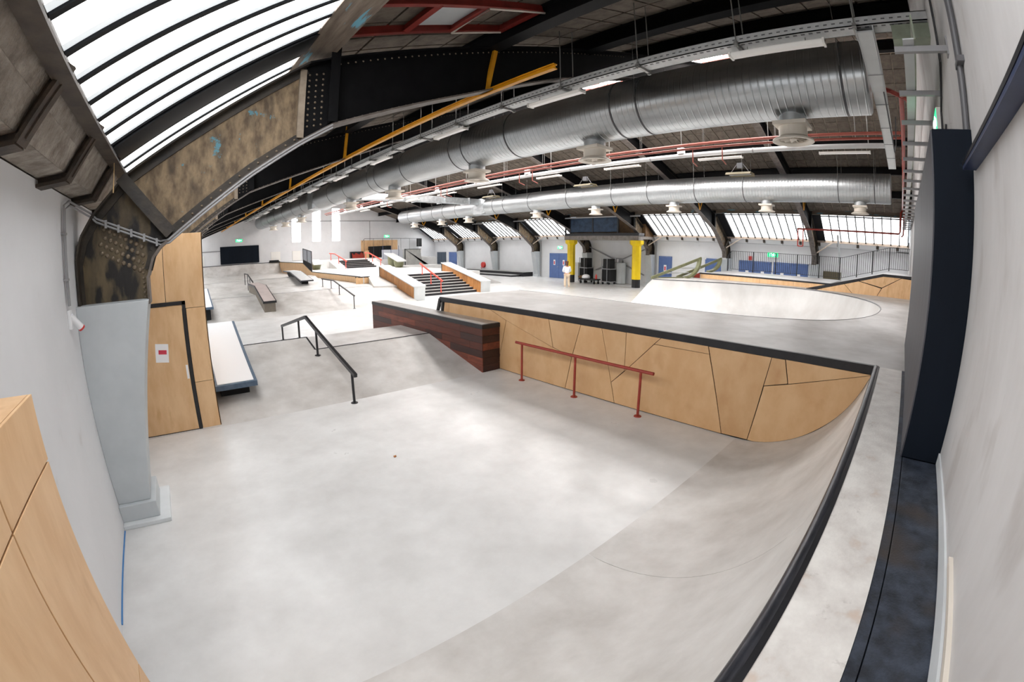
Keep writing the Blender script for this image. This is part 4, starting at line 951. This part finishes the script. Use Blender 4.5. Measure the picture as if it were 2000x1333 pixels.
for (a, c) in ((37.15, 35.95), (35.85, 34.7)):
    zt = lambda y: 2.70 + (y - 34.65) * .102; zb = lambda y: 1.72 + (y - 34.65) * .13
    MB().prism([(a, zt(a)), (c, zt(c)), (c, zb(c)), (a, zb(a))], 'x', 9.985, 9.995).build('mesh_panel', 'grey_panel', t)
    MB().prism([(a, zb(a)), (c, zb(c)), (c, C1 + .02 + max(0, (c - 34.65) * .25)), (a, C1 + .02 + max(0, (a - 34.65) * .25))], 'x', 9.985, 9.995).build('lower_panel', 'black_cloth', t)
# ledge over the upper hump, grey ledge 2 and rails
t = thing('bent_ledge', 'dark bent ledge with a shiny metal top beside the plywood wall', 'grind ledge', (7.2, 28.3, B1))
pf = [(25.9, 1.05), (28.7, 1.50), (30.6, 1.50)]
for a, c in zip(pf, pf[1:]):
    MB().slab([(6.75, a[0], a[1]), (7.55, a[0], a[1]), (7.55, c[0], c[1]), (6.75, c[0], c[1])], (0, 0, -.07)).build('top_plate', 'coping_steel', t)
    g = (c[1] - a[1]) / (c[0] - a[0])
    MB().slab([(6.8, a[0] + .05, a[1] + .05 * g + .004), (7.5, a[0] + .05, a[1] + .05 * g + .004), (7.5, c[0], c[1] + .003), (6.8, c[0], c[1] + .003)], (0, 0, -.01)).build('metal_sheet', 'galv_tray', t)
MB().prism([(26.4, .8), (26.4, 1.05), (28.75, 1.42), (30.2, 1.42), (30.2, 1.3), (29.6, 1.05), (28.0, 1.0)], 'x', 6.95, 7.35).build('base', 'black_cloth', t)
t = thing('capped_ledge', 'olive grey concrete ledge with a pale top climbing the second bank', 'grind ledge', (3.74, 22, 0))
MB().prism([(20.13, 0), (20.13, .56), (22.4, 1.13), (24.6, 1.13), (24.6, .7), (22.4, .66), (20.5, .1)], 'x', 3.50, 4.02).build('ledge_body', 'concrete_olive', t)
for (a, c) in (((20.08, .64), (22.42, 1.21)), ((22.42, 1.21), (24.65, 1.21))):
    MB().slab([(3.45, a[0], a[1]), (4.07, a[0], a[1]), (4.07, c[0], c[1]), (3.45, c[0], c[1])], (0, 0, -.09)).build('cap_edge', 'black_steel', t)
    g = (c[1] - a[1]) / (c[0] - a[0])
    MB().slab([(3.49, a[0] + .03, a[1] + .03 * g + .005), (4.03, a[0] + .03, a[1] + .03 * g + .005), (4.03, c[0], c[1] + .005), (3.49, c[0], c[1] + .005)], (0, 0, -.02)).build('cap_top', 'cap_pink', t)
rail('grind_rail', 'thin black rail standing on the crest of the second bank', 7.58, [(19.42, .60), (22.34, 1.17), (24.4, 1.17)], [(19.5, 0, .6), (21.5, .5, 1.0), (22.75, B1, 1.16), (24.25, B1, 1.16)], .026, 'black_steel')
rail('grind_rail', 'small black rail with three posts behind the pale topped ledge', 3.66, [(27.3, 1.62), (26.0, 1.62), (24.1, 1.28)], [(27.2, B1 + .12, 1.6), (26.0, B1, 1.6), (25.2, B1, 1.47)], .024, 'black_steel', foot=False)
# ------------------------------------------------------------------ wide stairs with plank sided hubbas
t = thing('stair_set', 'eight white steps with black risers between two plank sided ledges', 'stairs', (14, 22.9, 0))
for k in range(8):
    y = 21.62 + k * .362; z = (k + 1) * .14
    box(11.7, 16.33, y, 24.16, z - .14, z - .012).build('riser', 'black_steel', t)
    box(11.7, 16.33, y - .012, 24.16 if k == 7 else y + .40, z - .06, z - .045).build('nosing', 'black_steel', t)
    box(11.7, 16.33, y + .075, 24.16, z - .03, z).build('tread', 'concrete_white', t)
def hubba(label, x0, x1, y0, y1, zt0, zt1, zb1):
    t = thing('hubba_ledge', label, 'grind ledge', ((x0 + x1) / 2, (y0 + y1) / 2, 0), 'plank sided ledges beside the stairs')
    top = lambda y: zt0 + (zt1 - zt0) * (y - y0) / (y1 - y0)
    MB().prism([(y0, 0), (y0 - .08, zt0), (y1, zt1), (y1 + .02, 0)], 'x', x0 + .03, x1).build('steel_body', 'steel_white', t)
    MB().slab([(x0 - .06, y0 - .1, zt0 + .012), (x1 + .02, y0 - .1, zt0 + .012), (x1 + .02, y1 + .02, zt1 + .012), (x0 - .06, y1 + .02, zt1 + .012)], (0, 0, -.05)).build('top_plate', 'steel_white', t)
    n = 13
    for i in range(n):
        a = y0 + .02 + i * (y1 - y0 - .04) / n; c = a + (y1 - y0 - .04) / n - .008
        MB().prism([(a, 0), (c, 0), (c, top(c) - .06), (a, top(a) - .06)], 'x', x0, x0 + .03).build('plank', 'oak_plank', t)
    MB().box(x0 - .012, x0 + .03, y1 - .01, y1 + .05, zb1, zt1 + .01).build('end_trim', 'black_steel', t)
hubba('left plank sided ledge beside the wide stairs', 11.05, 11.72, 20.03, 24.1, .76, 1.73, 1.1)
hubba('right plank sided ledge beside the wide stairs', 16.29, 17.0, 21.23, 25.5, .68, 1.70, 1.1)
rail('hand_rail', 'bright red grind rail in the middle of the eight steps', 13.8, [(24.1, 1.76), (21.55, .80)], [(23.85, 1.1, 1.68), (22.82, .56, 1.26), (21.72, .14, .86)], .035, 'bright_red')
# second stairs
t = thing('stair_set', 'short flight of black steps on the upper plaza', 'stairs', (15, 38.2, C1))
for k in range(5):
    y = 37.1 + k * .48; z = C1 + (k + 1) * .132
    box(13.85, 16.7, y, 39.6, z - .132, z - .01).build('riser', 'black_steel', t); box(13.85, 16.7, y + .12, 39.6, z - .025, z).build('tread', 'cap_grey', t)
for x0, x1 in ((13.0, 13.85), (16.7, 17.6)): MB().prism([(36.9, C1), (39.4, D1), (39.4, C1)], 'x', x0, x1).build('side_bank', 'concrete_white', t)
rail('hand_rail', 'left red rail beside the short black steps', 13.6, [(41.0, 2.45), (39.4, 2.4), (36.4, 1.75)], [(40.6, D1, 2.4), (38.4, 1.5, 2.2), (36.6, C1, 1.8)], .04, 'bright_red', foot=False)
rail('hand_rail', 'right red rail beside the short black steps', 17.0, [(40.4, 2.4), (39.3, 2.35), (36.6, 1.72)], [(40.2, D1, 2.36), (38.6, 1.5, 2.2), (36.8, C1, 1.75)], .04, 'bright_red', foot=False)
# ------------------------------------------------------------------ far right: upper deck, railing, olive ramp
t = thing('upper_deck', 'higher white deck with plywood front behind the bowl', 'skate platform', (22.4, 5, HZ))
U1 = 1.68
MB().box(20.33, 24.7, 3.0, 9.3, 0, U1).build('deck_block', 'concrete_white', t)
for a, c in ((9.2, 7.7), (7.69, 6.2), (6.19, 4.6), (4.59, 3.0)): box(20.30, 20.33, c, a, HZ, U1 - .06).build('plywood_panel', 'plywood', t)
box(20.29, 20.36, 2.9, 9.25, U1 - .06, U1 + .004).build('steel_edge', 'black_steel', t)
MB().prism([(9.25, HZ), (9.25, U1), (9.9, HZ)], 'x', 20.3, 20.6).build('end_wedge', 'rail_red', t)
t = thing('corner_ramp', 'plywood fronted ramp rising to the near end wall behind the bowl', 'ramp', (22, 1.5, HZ))
rp = [(3.75, HZ), (.66, 2.28), (YN, 2.28), (YN, HZ)]
MB().prism([(3.75, HZ), (.66, 2.28), (YN, 2.28), (YN, 0), (3.75, 0)], 'x', 19.64, 24.7).build('ramp_block', 'concrete_white', t)
pz = lambda y: HZ + (3.75 - y) * .2783 if y > .66 else 2.28
for pl in ([(3.4, HZ), (1.9, HZ), (2.25, pz(2.25) - .09), (3.05, pz(3.05) - .09)], [(1.88, HZ), (.86, HZ), (.70, HZ + .30), (1.65, pz(1.65) - .09), (2.23, pz(2.23) - .09)], [(.84, HZ), (YN, HZ), (YN, 2.16), (-.1, 2.18), (.66, HZ + .32)], [(.68, HZ + .34), (-.08, 2.19), (.64, 2.19), (1.60, pz(1.6) - .09)]):
    MB().prism(pl, 'x', 19.60, 19.63).build('plywood_panel', 'plywood', t)
MB().prism([(3.5, HZ), (.66, 2.2), (YN, 2.2), (YN, HZ)], 'x', 19.632, 19.642).build('front_backing', 'girder_black', t)
MB().bar((19.62, 3.85, HZ - .03), (19.62, .66, 2.24), .06, .10).bar((19.62, .68, 2.24), (19.62, YN, 2.24), .06, .10).build('steel_edge', 'black_steel', t)
t = thing('bar_railing', 'black bar railing along the back of the upper deck', 'railing', (24.5, 4.4, U1))
fz = lambda y: U1 + .06 if y > 3.0 else (U1 + .06 + (3.0 - y) * .27 if y > .55 else U1 + .06 + 2.45 * .27)
ht = 1.07; pts = [9.2, 3.0, .55, YN + .02]
m_ = MB()
for a, c in zip(pts, pts[1:]): m_.bar((24.5, a, fz(a) + ht), (24.5, c, fz(c) + ht), .05, .02)
m_.bar((24.5, 9.2, fz(9) + ht), (24.5, 9.42, fz(9) + ht - .28), .05, .02).build('top_rail', 'black_steel', t)
m_ = MB()
for a, c in zip(pts, pts[1:]): m_.bar((24.5, a, fz(a) + .06), (24.5, c, fz(c) + .06), .03, .02)
m_.build('bottom_rail', 'black_steel', t)
for y in (9.42, 7.9, 6.6, 5.4, 4.2, 3.1, 2.2, 1.4, .55): box(24.47, 24.53, y - .025, y + .025, fz(y) - .05, fz(y) + ht - (.28 if y > 9.3 else 0)).build('post', 'black_steel', t)
m_ = MB(); y = 9.35
while y > YN + .05: m_.box(24.49, 24.51, y - .009, y + .009, fz(y) + .06, fz(y) + ht); y -= .11
m_.build('balusters', 'black_steel', t, kind='stuff')
tag(box(29.1, XR, 3.6, 4.7, 1.35, 1.95).build('wall_vent', 'brown_stain', bevel=.01), 'olive brown louvred box low on the far wall behind the railing', 'vent')
tag(box(29.1, XR, 9.5, 9.72, 2.3, 2.55).build('alarm_box', 'hose_red', bevel=.01), 'small red box on the far wall behind the end of the railing', 'alarm box')
# olive steel ramp standing obliquely on the deck beyond the bowl
t = thing('olive_ramp', 'olive steel skate ramp with two sloping side beams beyond the bowl', 'ramp', (19.8, 9.6, HZ))
AV = Vector((2.8, -1.15, .94)); f0 = AV.copy(); f0.z = 0; f0.normalize()
for A, zb in ((Vector((17.4, 10.3, HZ + .02)), HZ), (Vector((19.3, 10.0, HZ + .02)), U1)):
    B = A + AV
    MB().bar(A, B, .07, .12).build('side_beam', 'olive_steel', t)
    cv = []
    for a in range(0, 91, 10):
        q = B - f0 * (.12 + .85 * (1 - math.cos(math.radians(a)))); q.z = B.z - .05 - (B.z - .05 - zb - .04) * math.sin(math.radians(a)); cv.append(q)
    sd = Vector((-f0.y, f0.x, 0)); m_ = MB()
    for k in range(len(cv)):
        for w_, h_ in ((-.11, -.05), (.11, -.05), (.11, .05), (-.11, .05)):
            tg = (cv[min(k + 1, len(cv) - 1)] - cv[max(k - 1, 0)]).normalized(); nn_ = tg.cross(sd); m_.v.append(tuple(cv[k] + sd * w_ + nn_ * h_))
    for k in range(len(cv) - 1):
        for i in range(4): m_.f.append((4 * k + i, 4 * k + (i + 1) % 4, 4 * k + 4 + (i + 1) % 4, 4 * k + 4 + i))
    m_.f += [(0, 1, 2, 3), tuple(4 * (len(cv) - 1) + i for i in (3, 2, 1, 0))]
    m_.build('curved_leg', 'olive_steel', t, smooth=True)
    MB().bar(B, B + f0 * .3, .07, .10).build('lip', 'plaster_light', t)
    MB().bar(A + f0 * .3, Vector((*(A + f0 * 1.9).xy, A.z + .02)), .06, .05).build('base_beam', 'olive_steel', t)
for k in (.25, .5): MB().bar(Vector((17.4, 10.3, HZ)) + AV * k, Vector((19.3, 10.0, HZ)) + AV * k, .06, .05).build('cross_bar', 'plaster_light', t)
# ------------------------------------------------------------------ mezzanine on yellow columns
t = thing('mezzanine', 'concrete mezzanine with a black balcony carried by two yellow columns', 'mezzanine', (27.9, 20.1, 0))
box(26.38, 27.0, 16.7, 23.55, 3.30, 3.62).build('concrete_beam', 'concrete_beam', t)
box(26.34, 27.06, 16.66, 23.5, 3.62, 3.82).build('fascia', 'black_steel', t)
box(26.9, XR, 16.9, 23.4, 3.42, 3.62).build('floor_slab', 'concrete_beam', t)
box(27.6, XR + .1, 16.9, 23.4, 3.62, 5.6).build('rear_room', 'brown_board', t)
for y in (18.5, 20.78, 23.0, 23.5): box(26.42, 26.52, y - .05, y + .05, 3.82, 5.0 + (.5 if y > 23.2 else 0)).build('balcony_post', 'black_steel', t)
for a, c in ((18.56, 20.72), (20.84, 22.95)): box(26.45, 26.49, a, c, 3.9, 4.96).build('balcony_panel', 'navy_cloth', t)
box(26.42, 26.52, 18.45, 23.05, 4.95, 5.02).build('balcony_rail', 'black_steel', t)
def ycol(y, lab):
    t = thing('yellow_column', lab, 'column', (26.69, y, 0), 'yellow columns under the mezzanine')
    def pr(prof, z0, z1): return MB().prism(prof, 'z', z0, z1)
    o8 = lambda r: [(26.69 + r * math.cos(math.radians(a)), y + r * math.sin(math.radians(a))) for a in range(22, 382, 45)]
    pr(o8(.30), 0, .58).build('black_base', 'black_steel', t)
    pr(o8(.325), .58, 2.92).build('shaft', 'yellow_paint', t)
    m_ = MB(); a, b = o8(.325), o8(.50); m_.v = [(p[0], p[1], 2.92) for p in a] + [(p[0], p[1], 3.06) for p in b] + [(p[0], p[1], 3.30) for p in b]
    for k in range(2):
        for i in range(8): m_.f.append((k * 8 + i, k * 8 + (i + 1) % 8, k * 8 + 8 + (i + 1) % 8, k * 8 + 8 + i))
    m_.build('capital', 'yellow_paint', t)
ycol(17.05, 'right yellow column with black foot under the mezzanine'); ycol(23.1, 'left yellow column under the mezzanine behind the person')
t = thing('cross_brace', 'grey steel cross bracing on the wall under the mezzanine', 'brace', (29.1, 20.5, .6))
for p, q in (((29.12, 23.2, 2.8), (29.12, 20.5, 1.77)), ((29.12, 19.9, 1.89), (29.12, 17.9, 2.68)), ((29.12, 22.5, .95), (29.12, 20.5, 1.70)), ((29.12, 19.9, 1.55), (29.12, 17.9, .75))): MB().bar(p, q, .08, .08).build('brace_bar', 'conduit_grey', t)
box(29.08, 29.18, 19.9, 20.5, 1.5, 1.95).build('gusset', 'conduit_grey', t)
tag(box(28.3, 28.9, 23.72, 24.15, 0, 1.5).build('grey_cabinet', 'grey_laminate', bevel=.01), 'pale grey cabinet beside the left yellow column', 'cabinet')
t = thing('water_tank', 'white octagonal tank under the mezzanine beside the right speaker', 'tank', (28.6, 19.75, 0))
MB().lathe([(.02, .03), (.46, .03), (.48, .06), (.48, 1.56), (.45, 1.62), (.02, 1.63)], (28.6, 19.75, 0), 8).build('tank_body', 'steel_white', t)
MB().tube([(28.5, 19.9, 1.62), (28.5, 19.9, 1.9)], .07, 10).build('filler_cap', 'white_plastic', t, smooth=True); MB().tube([(28.6, 19.5, 1.62), (28.6, 19.5, 1.8)], .05, 10).build('valve', 'conduit_dark', t, smooth=True)
def speaker(y, lab):
    t = thing('speaker_stack', lab, 'speaker', (27.5, y, 0), 'speaker stacks under the mezzanine')
    box(27.1, 27.9, y - .5, y + .28, .22, 1.12).build('bass_cabinet', 'speaker_black', t, bevel=.02); box(27.15, 27.8, y - .42, y + .22, 1.2, 1.92).build('top_cabinet', 'speaker_black', t, bevel=.02)
    box(27.09, 27.1, y - .44, y + .22, .3, 1.05).build('grille', 'black_cloth', t)
    for yy in (y - .22, y + .26): box(27.05, 27.09, yy - .02, yy + .02, .08, 1.95).build('frame_post', 'conduit_grey', t)
    for z in (.2, 1.15): box(27.04, 27.9, y - .52, y + .3, z - .02, z + .03).build('shelf', 'conduit_grey', t)
    for yy in (y - .4, y + .2):
        for x in (27.15, 27.8): MB().lathe([(.01, -.03), (.08, -.03), (.08, .03), (.01, .03)], (x, yy, .08), 12, 'y').build('caster', 'speaker_black', t)
speaker(22.3, 'left stack of black speakers on wheels under the mezzanine'); speaker(20.1, 'right stack of black speakers on wheels under the mezzanine')
t = thing('flat_trolley', 'black flat trolley piled with bags between the speaker stacks', 'trolley', (26.6, 21.2, 0))
box(26.3, 27.0, 20.4, 22.0, .30, .38).build('platform', 'speaker_black', t)
for y in (20.55, 21.85):
    for x in (26.4, 26.9): MB().lathe([(.01, -.03), (.10, -.03), (.10, .03), (.01, .03)], (x, y, .10), 12, 'y').build('caster', 'speaker_black', t); box(x - .02, x + .02, y - .05, y + .05, .1, .3).build('fork', 'speaker_black', t)
tag(MB().lathe([(.02, 0), (.30, .02), (.34, .12), (.26, .26), (.1, .32), (.02, .32)], (26.6, 21.5, .38), 10).build('bag', 'paper', smooth=True), 'white and red bag lying on the flat trolley', 'bag')
tag(MB().lathe([(.02, 0), (.22, .02), (.24, .1), (.16, .2), (.02, .22)], (26.6, 21.98, .38), 9).build('bag', 'brown_board', smooth=True), 'brown bag lying on the left end of the trolley', 'bag')
tag(MB().lathe([(.02, 0), (.07, .0), (.08, .25), (.03, .32), (.03, .38), (.01, .38)], (26.7, 20.6, .38), 10).build('bottle', 'hose_red', smooth=True), 'red and white bottle standing on the right end of the trolley', 'bottle')
# far low stage, hose reel
t = thing('low_stage', 'low grey stage with black front edge along the far wall', 'stage', (28.4, 35, 0))
box(28.0, XR, 30.0, 40.0, 0, .38).build('stage_body', 'black_steel', t); box(28.02, XR, 30.02, 39.98, .38, .40).build('stage_top', 'ramp_grey', t)
box(26.9, 28.0, 30.4, 38.5, 0, .14).build('step_body', 'black_steel', t); box(26.95, 28.0, 30.45, 38.45, .14, .155).build('step_top', 'ramp_grey', t)
t = thing('hose_reel', 'red fire hose reel on the far wall', 'hose reel', (29.1, 37.4, .5))
MB().lathe([(.04, -.2), (.30, -.2), (.30, -.17), (.16, -.16), (.16, -.05), (.30, -.04), (.30, -.01), (.04, -.01)], (XR, 37.4, .85), 24, 'x').build('drum', 'hose_red', t, smooth=True)
MB().lathe([(.17, -.15), (.25, -.15), (.25, -.06), (.17, -.06)], (XR, 37.4, .85), 24, 'x').build('hose', 'bright_red', t, smooth=True)
MB().tube([(29.05, 37.6, .8), (29.02, 37.7, .5), (29.05, 37.6, .4)], .03, 8).build('hose_tail', 'hose_red', t, smooth=True)
for k, y in enumerate((40.9, 34.9, 28.9, 16.88)):
    tag(MB().tube([(29.12, y, .4 if k < 2 else 0), (29.12, y, 3.3)], .07, 10).build('down_pipe', 'conduit_grey', smooth=True), 'grey vertical pipe on the far wall %s' % ('right of the last roof column', 'right of the hose reel', 'left of the double blue door', 'left of the single blue door')[k], 'pipe')
tag(MB().tube([(26.05, 16.4, 4.97), (26.05, 47, 4.97)], .05, 8).build('far_conduit', 'conduit_grey', smooth=True), 'grey conduit running above the far skylights', 'conduit')
# ------------------------------------------------------------------ things on the upper plaza
t = thing('grey_quarter', 'grey box quarter pipe standing on the upper plaza', 'quarter pipe', (20.8, 40, 1))
gz = [(20.15, C1), (20.15, 2.62), (21.85, 2.62)] + [(21.85 + .75 * (1 - math.cos(math.radians(a))), 2.62 - 1.8 * math.sin(math.radians(a))) for a in range(10, 81, 14)] + [(22.7, C1)]
MB().prism(gz, 'y', 38.0, 39.3).build('side_sheet', 'ramp_grey', t); box(20.09, 20.16, 37.97, 38.06, .9, 2.66).build('corner_post', 'black_steel', t)
MB().bar((20.1, 38.0, 2.63), (21.9, 38.0, 2.63), .05, .04).build('top_edge', 'black_steel', t)
box(17.9, 20.1, 38.4, 38.45, 1.75, 2.62).build('back_screen', 'grey_panel', t)
for x in (17.95, 18.8, 19.6): MB().tube([(x, 38.3, 1.75), (x, 38.3, 3.0)], .02, 6).build('screen_post', 'blue_steel', t)
t = thing('sloping_bench', 'long grey sloping bench ledge on olive legs by the grey quarter pipe', 'grind ledge', (17.8, 35.5, C1))
MB().slab([(16.75, 33.0, 1.70), (17.6, 33.0, 1.72), (18.85, 37.9, 2.30), (17.9, 38.0, 2.34)], (0, 0, -.10)).build('top_slab', 'grey_laminate', t, bevel=.01)
for (x, y, z) in ((17.35, 33.9, 1.7), (17.95, 36.3, 2.0)): MB().lathe([(.3, 0), (.42, .25), (.45, z - C1)], (x, y, C1), 12).build('leg', 'olive_steel', t, smooth=True)
t = thing('sloping_table', 'grey sloping table ledge on an olive leg beside the mesh fence', 'grind ledge', (11.4, 39, C1))
MB().slab([(11.0, 37.6, 1.60), (11.9, 37.6, 1.62), (12.6, 41.2, 1.95), (12.0, 41.4, 1.95)], (0, 0, -.07)).build('top_slab', 'grey_laminate', t, bevel=.01)
MB().lathe([(.3, 0), (.45, .45)], (11.5, 38.4, C1), 12).build('leg', 'olive_steel', t, smooth=True)
t = thing('crash_mats', 'row of tall black crash mats leaning on the gable', 'crash mat', (21.6, 46.9, D1))
for k in range(5): box(20.22 + k * .56, 20.76 + k * .56, 46.75, 47.1, D1, 3.02 + k * .012).build('mat', 'black_cloth', t, bevel=.03)
t = thing('plywood_booth', 'plywood sheeting with a thin railing on the gable behind the mats', 'plywood wall', (22, 47.1, D1))
for k in range(4): box(19.4 + k * 1.15, 20.53 + k * 1.15, 47.12, YF, D1 + .2, 3.72).build('panel', 'plywood', t)
tag(box(19.55, 20.08, 46.5, 46.9, D1, 2.58).build('plywood_box', 'plywood', bevel=.01), 'small upright plywood box left of the black crash mats', 'box')
t = thing('wire_railing', 'thin grey railing above the plywood on the gable', 'railing', (22, 46.4, D1))
MB().tube([(19.2, 46.4, 3.5), (19.5, 46.4, 3.9), (26.4, 46.4, 3.85)], .025, 6).build('top_wire', 'conduit_dark', t)
for k in range(7): MB().tube([(19.45 + k * 1.15, 46.4, D1), (19.45 + k * 1.15, 46.4, 3.88)], .018, 6).build('post', 'conduit_dark', t)
t = thing('tarp_pile', 'low pile of dark red tarpaulin against the gable', 'tarpaulin', (18.8, 46.8, D1))
m_ = MB(); random.seed(3)
for j in range(4):
    for i in range(13): m_.v.append((18.1 + i * .12, 46.6 + j * .12, D1 + (.0 if j in (0,) else .45 + .12 * math.sin(i * 1.3 + j) + random.uniform(-.05, .05))))
for j in range(3):
    for i in range(12): m_.f.append((j * 13 + i, j * 13 + i + 1, (j + 1) * 13 + i + 1, (j + 1) * 13 + i))
m_.build('sheet', 'rail_red', t, smooth=True); box(18.0, 19.55, 46.85, 47.15, D1, 2.5).build('frame_box', 'black_steel', t)
t = thing('column_speaker', 'black loudspeaker on a white stand above the grey quarter pipe', 'speaker', (26.6, 46.6, D1))
box(26.35, 26.85, 46.4, 46.8, 2.9, 3.86).build('cabinet', 'speaker_black', t, bevel=.02); MB().tube([(26.45, 46.5, D1), (26.4, 46.5, 2.9)], .03, 6).tube([(26.75, 46.5, D1), (26.8, 46.5, 2.9)], .03, 6).build('stand', 'white_enamel', t)
tag(box(26.0, 27.4, 45.6, YF, 0, D1).build('corner_block', 'concrete_white'), 'white block under the loudspeaker in the far corner', 'concrete block')
tag(MB().box(8.9, 10.0, 46.5, 46.9, D1, D1 + .10).box(8.95, 9.95, 46.75, 46.9, D1 + .1, D1 + .22).build('black_bag', 'black_cloth', bevel=.02), 'flat black object on the deck behind the plywood wall', 'bag')
# ------------------------------------------------------------------ small things
tag(MB().tube([(-.70, 1.02, 3.72), (-.695, 1.03, 3.62), (-.70, 1.035, 3.5), (-.695, 1.03, 3.40)], [.004, .005, .005, .007], 5).build('twine', 'twine', smooth=True), 'frayed twine hanging from the left skylight sill', 'string')
tag(MB().tube([(-.66, 4.72, 3.70), (-.658, 4.725, 3.5), (-.66, 4.72, 3.36)], [.003, .004, .006], 5).build('twine', 'twine', smooth=True), 'short twine hanging in front of the brown knee', 'string')
tag(MB().slab([(2.30, 4.93, .012), (2.34, 4.94, .006), (2.35, 4.97, .014), (2.31, 4.975, .008)], (0, 0, -.004)).build('dry_leaf', 'leaf_rust'), 'tiny dry leaf lying on the polished concrete floor', 'leaf')
# ------------------------------------------------------------------ person by the blue door, seen from behind
def skin_mesh(name, mat, verts, edges, radii, root, parent=None, sub=1):
    me = bpy.data.meshes.new(name); org = Vector(parent['_o']) if parent is not None else Vector(verts[0])
    org = org if parent is not None else Vector((22.45, 19.78, 0))
    me.from_pydata([tuple(Vector(v) - org) for v in verts], edges, []); me.materials.append(MATS[mat])
    o = bpy.data.objects.new(name, me); COL.objects.link(o)
    if parent is not None: o.parent = parent
    else: o.location = org
    o['_o'] = tuple(org)
    o.modifiers.new('skin', 'SKIN'); s = o.modifiers.new('sub', 'SUBSURF'); s.levels = sub; s.render_levels = sub
    L = me.skin_vertices[0].data
    for i, r in enumerate(radii): L[i].radius = (r, r) if not isinstance(r, tuple) else r; L[i].use_root = (i == root)
    me.shade_smooth()
    return o
px, py = 22.45, 19.78
fw = Vector((.62, .78, 0)).normalized(); rt = Vector((fw.y, -fw.x, 0))
def P(r_, f_, z): v = Vector((px, py, 0)) + rt * r_ + fw * f_; return (v.x, v.y, z)
jv = [P(0, 0, .96), P(0, .02, 1.2), P(0, .05, 1.42), P(0, .07, 1.50), P(0, .10, 1.64), P(0, .11, 1.74),
      P(-.10, 0, .92), P(-.12, .03, .50), P(-.13, -.02, .08), P(-.13, .13, .04), P(.10, 0, .92), P(.12, .02, .50), P(.14, -.04, .08), P(.14, .11, .04),
      P(-.18, .05, 1.42), P(-.24, .08, 1.14), P(-.14, .28, 1.04), P(-.10, .36, 1.04), P(.18, .05, 1.42), P(.24, .08, 1.14), P(.14, .28, 1.04), P(.10, .36, 1.04)]
je = [(0, 1), (1, 2), (2, 3), (3, 4), (4, 5), (0, 6), (6, 7), (7, 8), (8, 9), (0, 10), (10, 11), (11, 12), (12, 13), (2, 14), (14, 15), (15, 16), (16, 17), (2, 18), (18, 19), (19, 20), (20, 21)]
jr = [.14, .13, .12, .055, .085, .075, .085, .06, .04, .035, .085, .06, .04, .035, .05, .04, .03, .03, .05, .04, .03, .03]
pe = skin_mesh('person', 'skin', jv, je, jr, 0)
tag(pe, 'person in a white shirt and beige trousers standing by the blue double door', 'person')
sv = [P(0, 0, .93), P(0, .02, 1.2), P(0, .04, 1.40), P(-.19, .05, 1.41), P(-.26, .08, 1.14), P(-.15, .27, 1.05), P(.19, .05, 1.41), P(.26, .08, 1.14), P(.15, .27, 1.05)]
skin_mesh('shirt', 'shirt_white', sv, [(0, 1), (1, 2), (2, 3), (3, 4), (4, 5), (2, 6), (6, 7), (7, 8)], [(.20, .17), (.19, .165), .15, .085, .07, .055, .085, .07, .055], 0, pe)
tv = [P(0, 0, .95), P(-.10, 0, .86), P(-.12, .03, .48), P(-.13, -.02, .11), P(.10, 0, .86), P(.12, .02, .48), P(.14, -.04, .11)]
skin_mesh('trousers', 'trouser_beige', tv, [(0, 1), (1, 2), (2, 3), (0, 4), (4, 5), (5, 6)], [.16, .12, .095, .085, .12, .095, .085], 0, pe)
skin_mesh('hair', 'hair_brown', [P(0, .06, 1.78), P(0, .04, 1.68), P(0, .02, 1.55), P(0, 0, 1.42)], [(0, 1), (1, 2), (2, 3)], [.085, .11, .085, .045], 1, pe)
for sgn in (-1, 1): skin_mesh('shoe', 'shoe_white', [P(sgn * .135, -.05, .05), P(sgn * .135, .06, .05), P(sgn * .135, .15, .035)], [(0, 1), (1, 2)], [.05, .055, .04], 0, pe)
# ------------------------------------------------------------------ tidy
for o in bpy.data.objects:
    if '_o' in o: del o['_o']
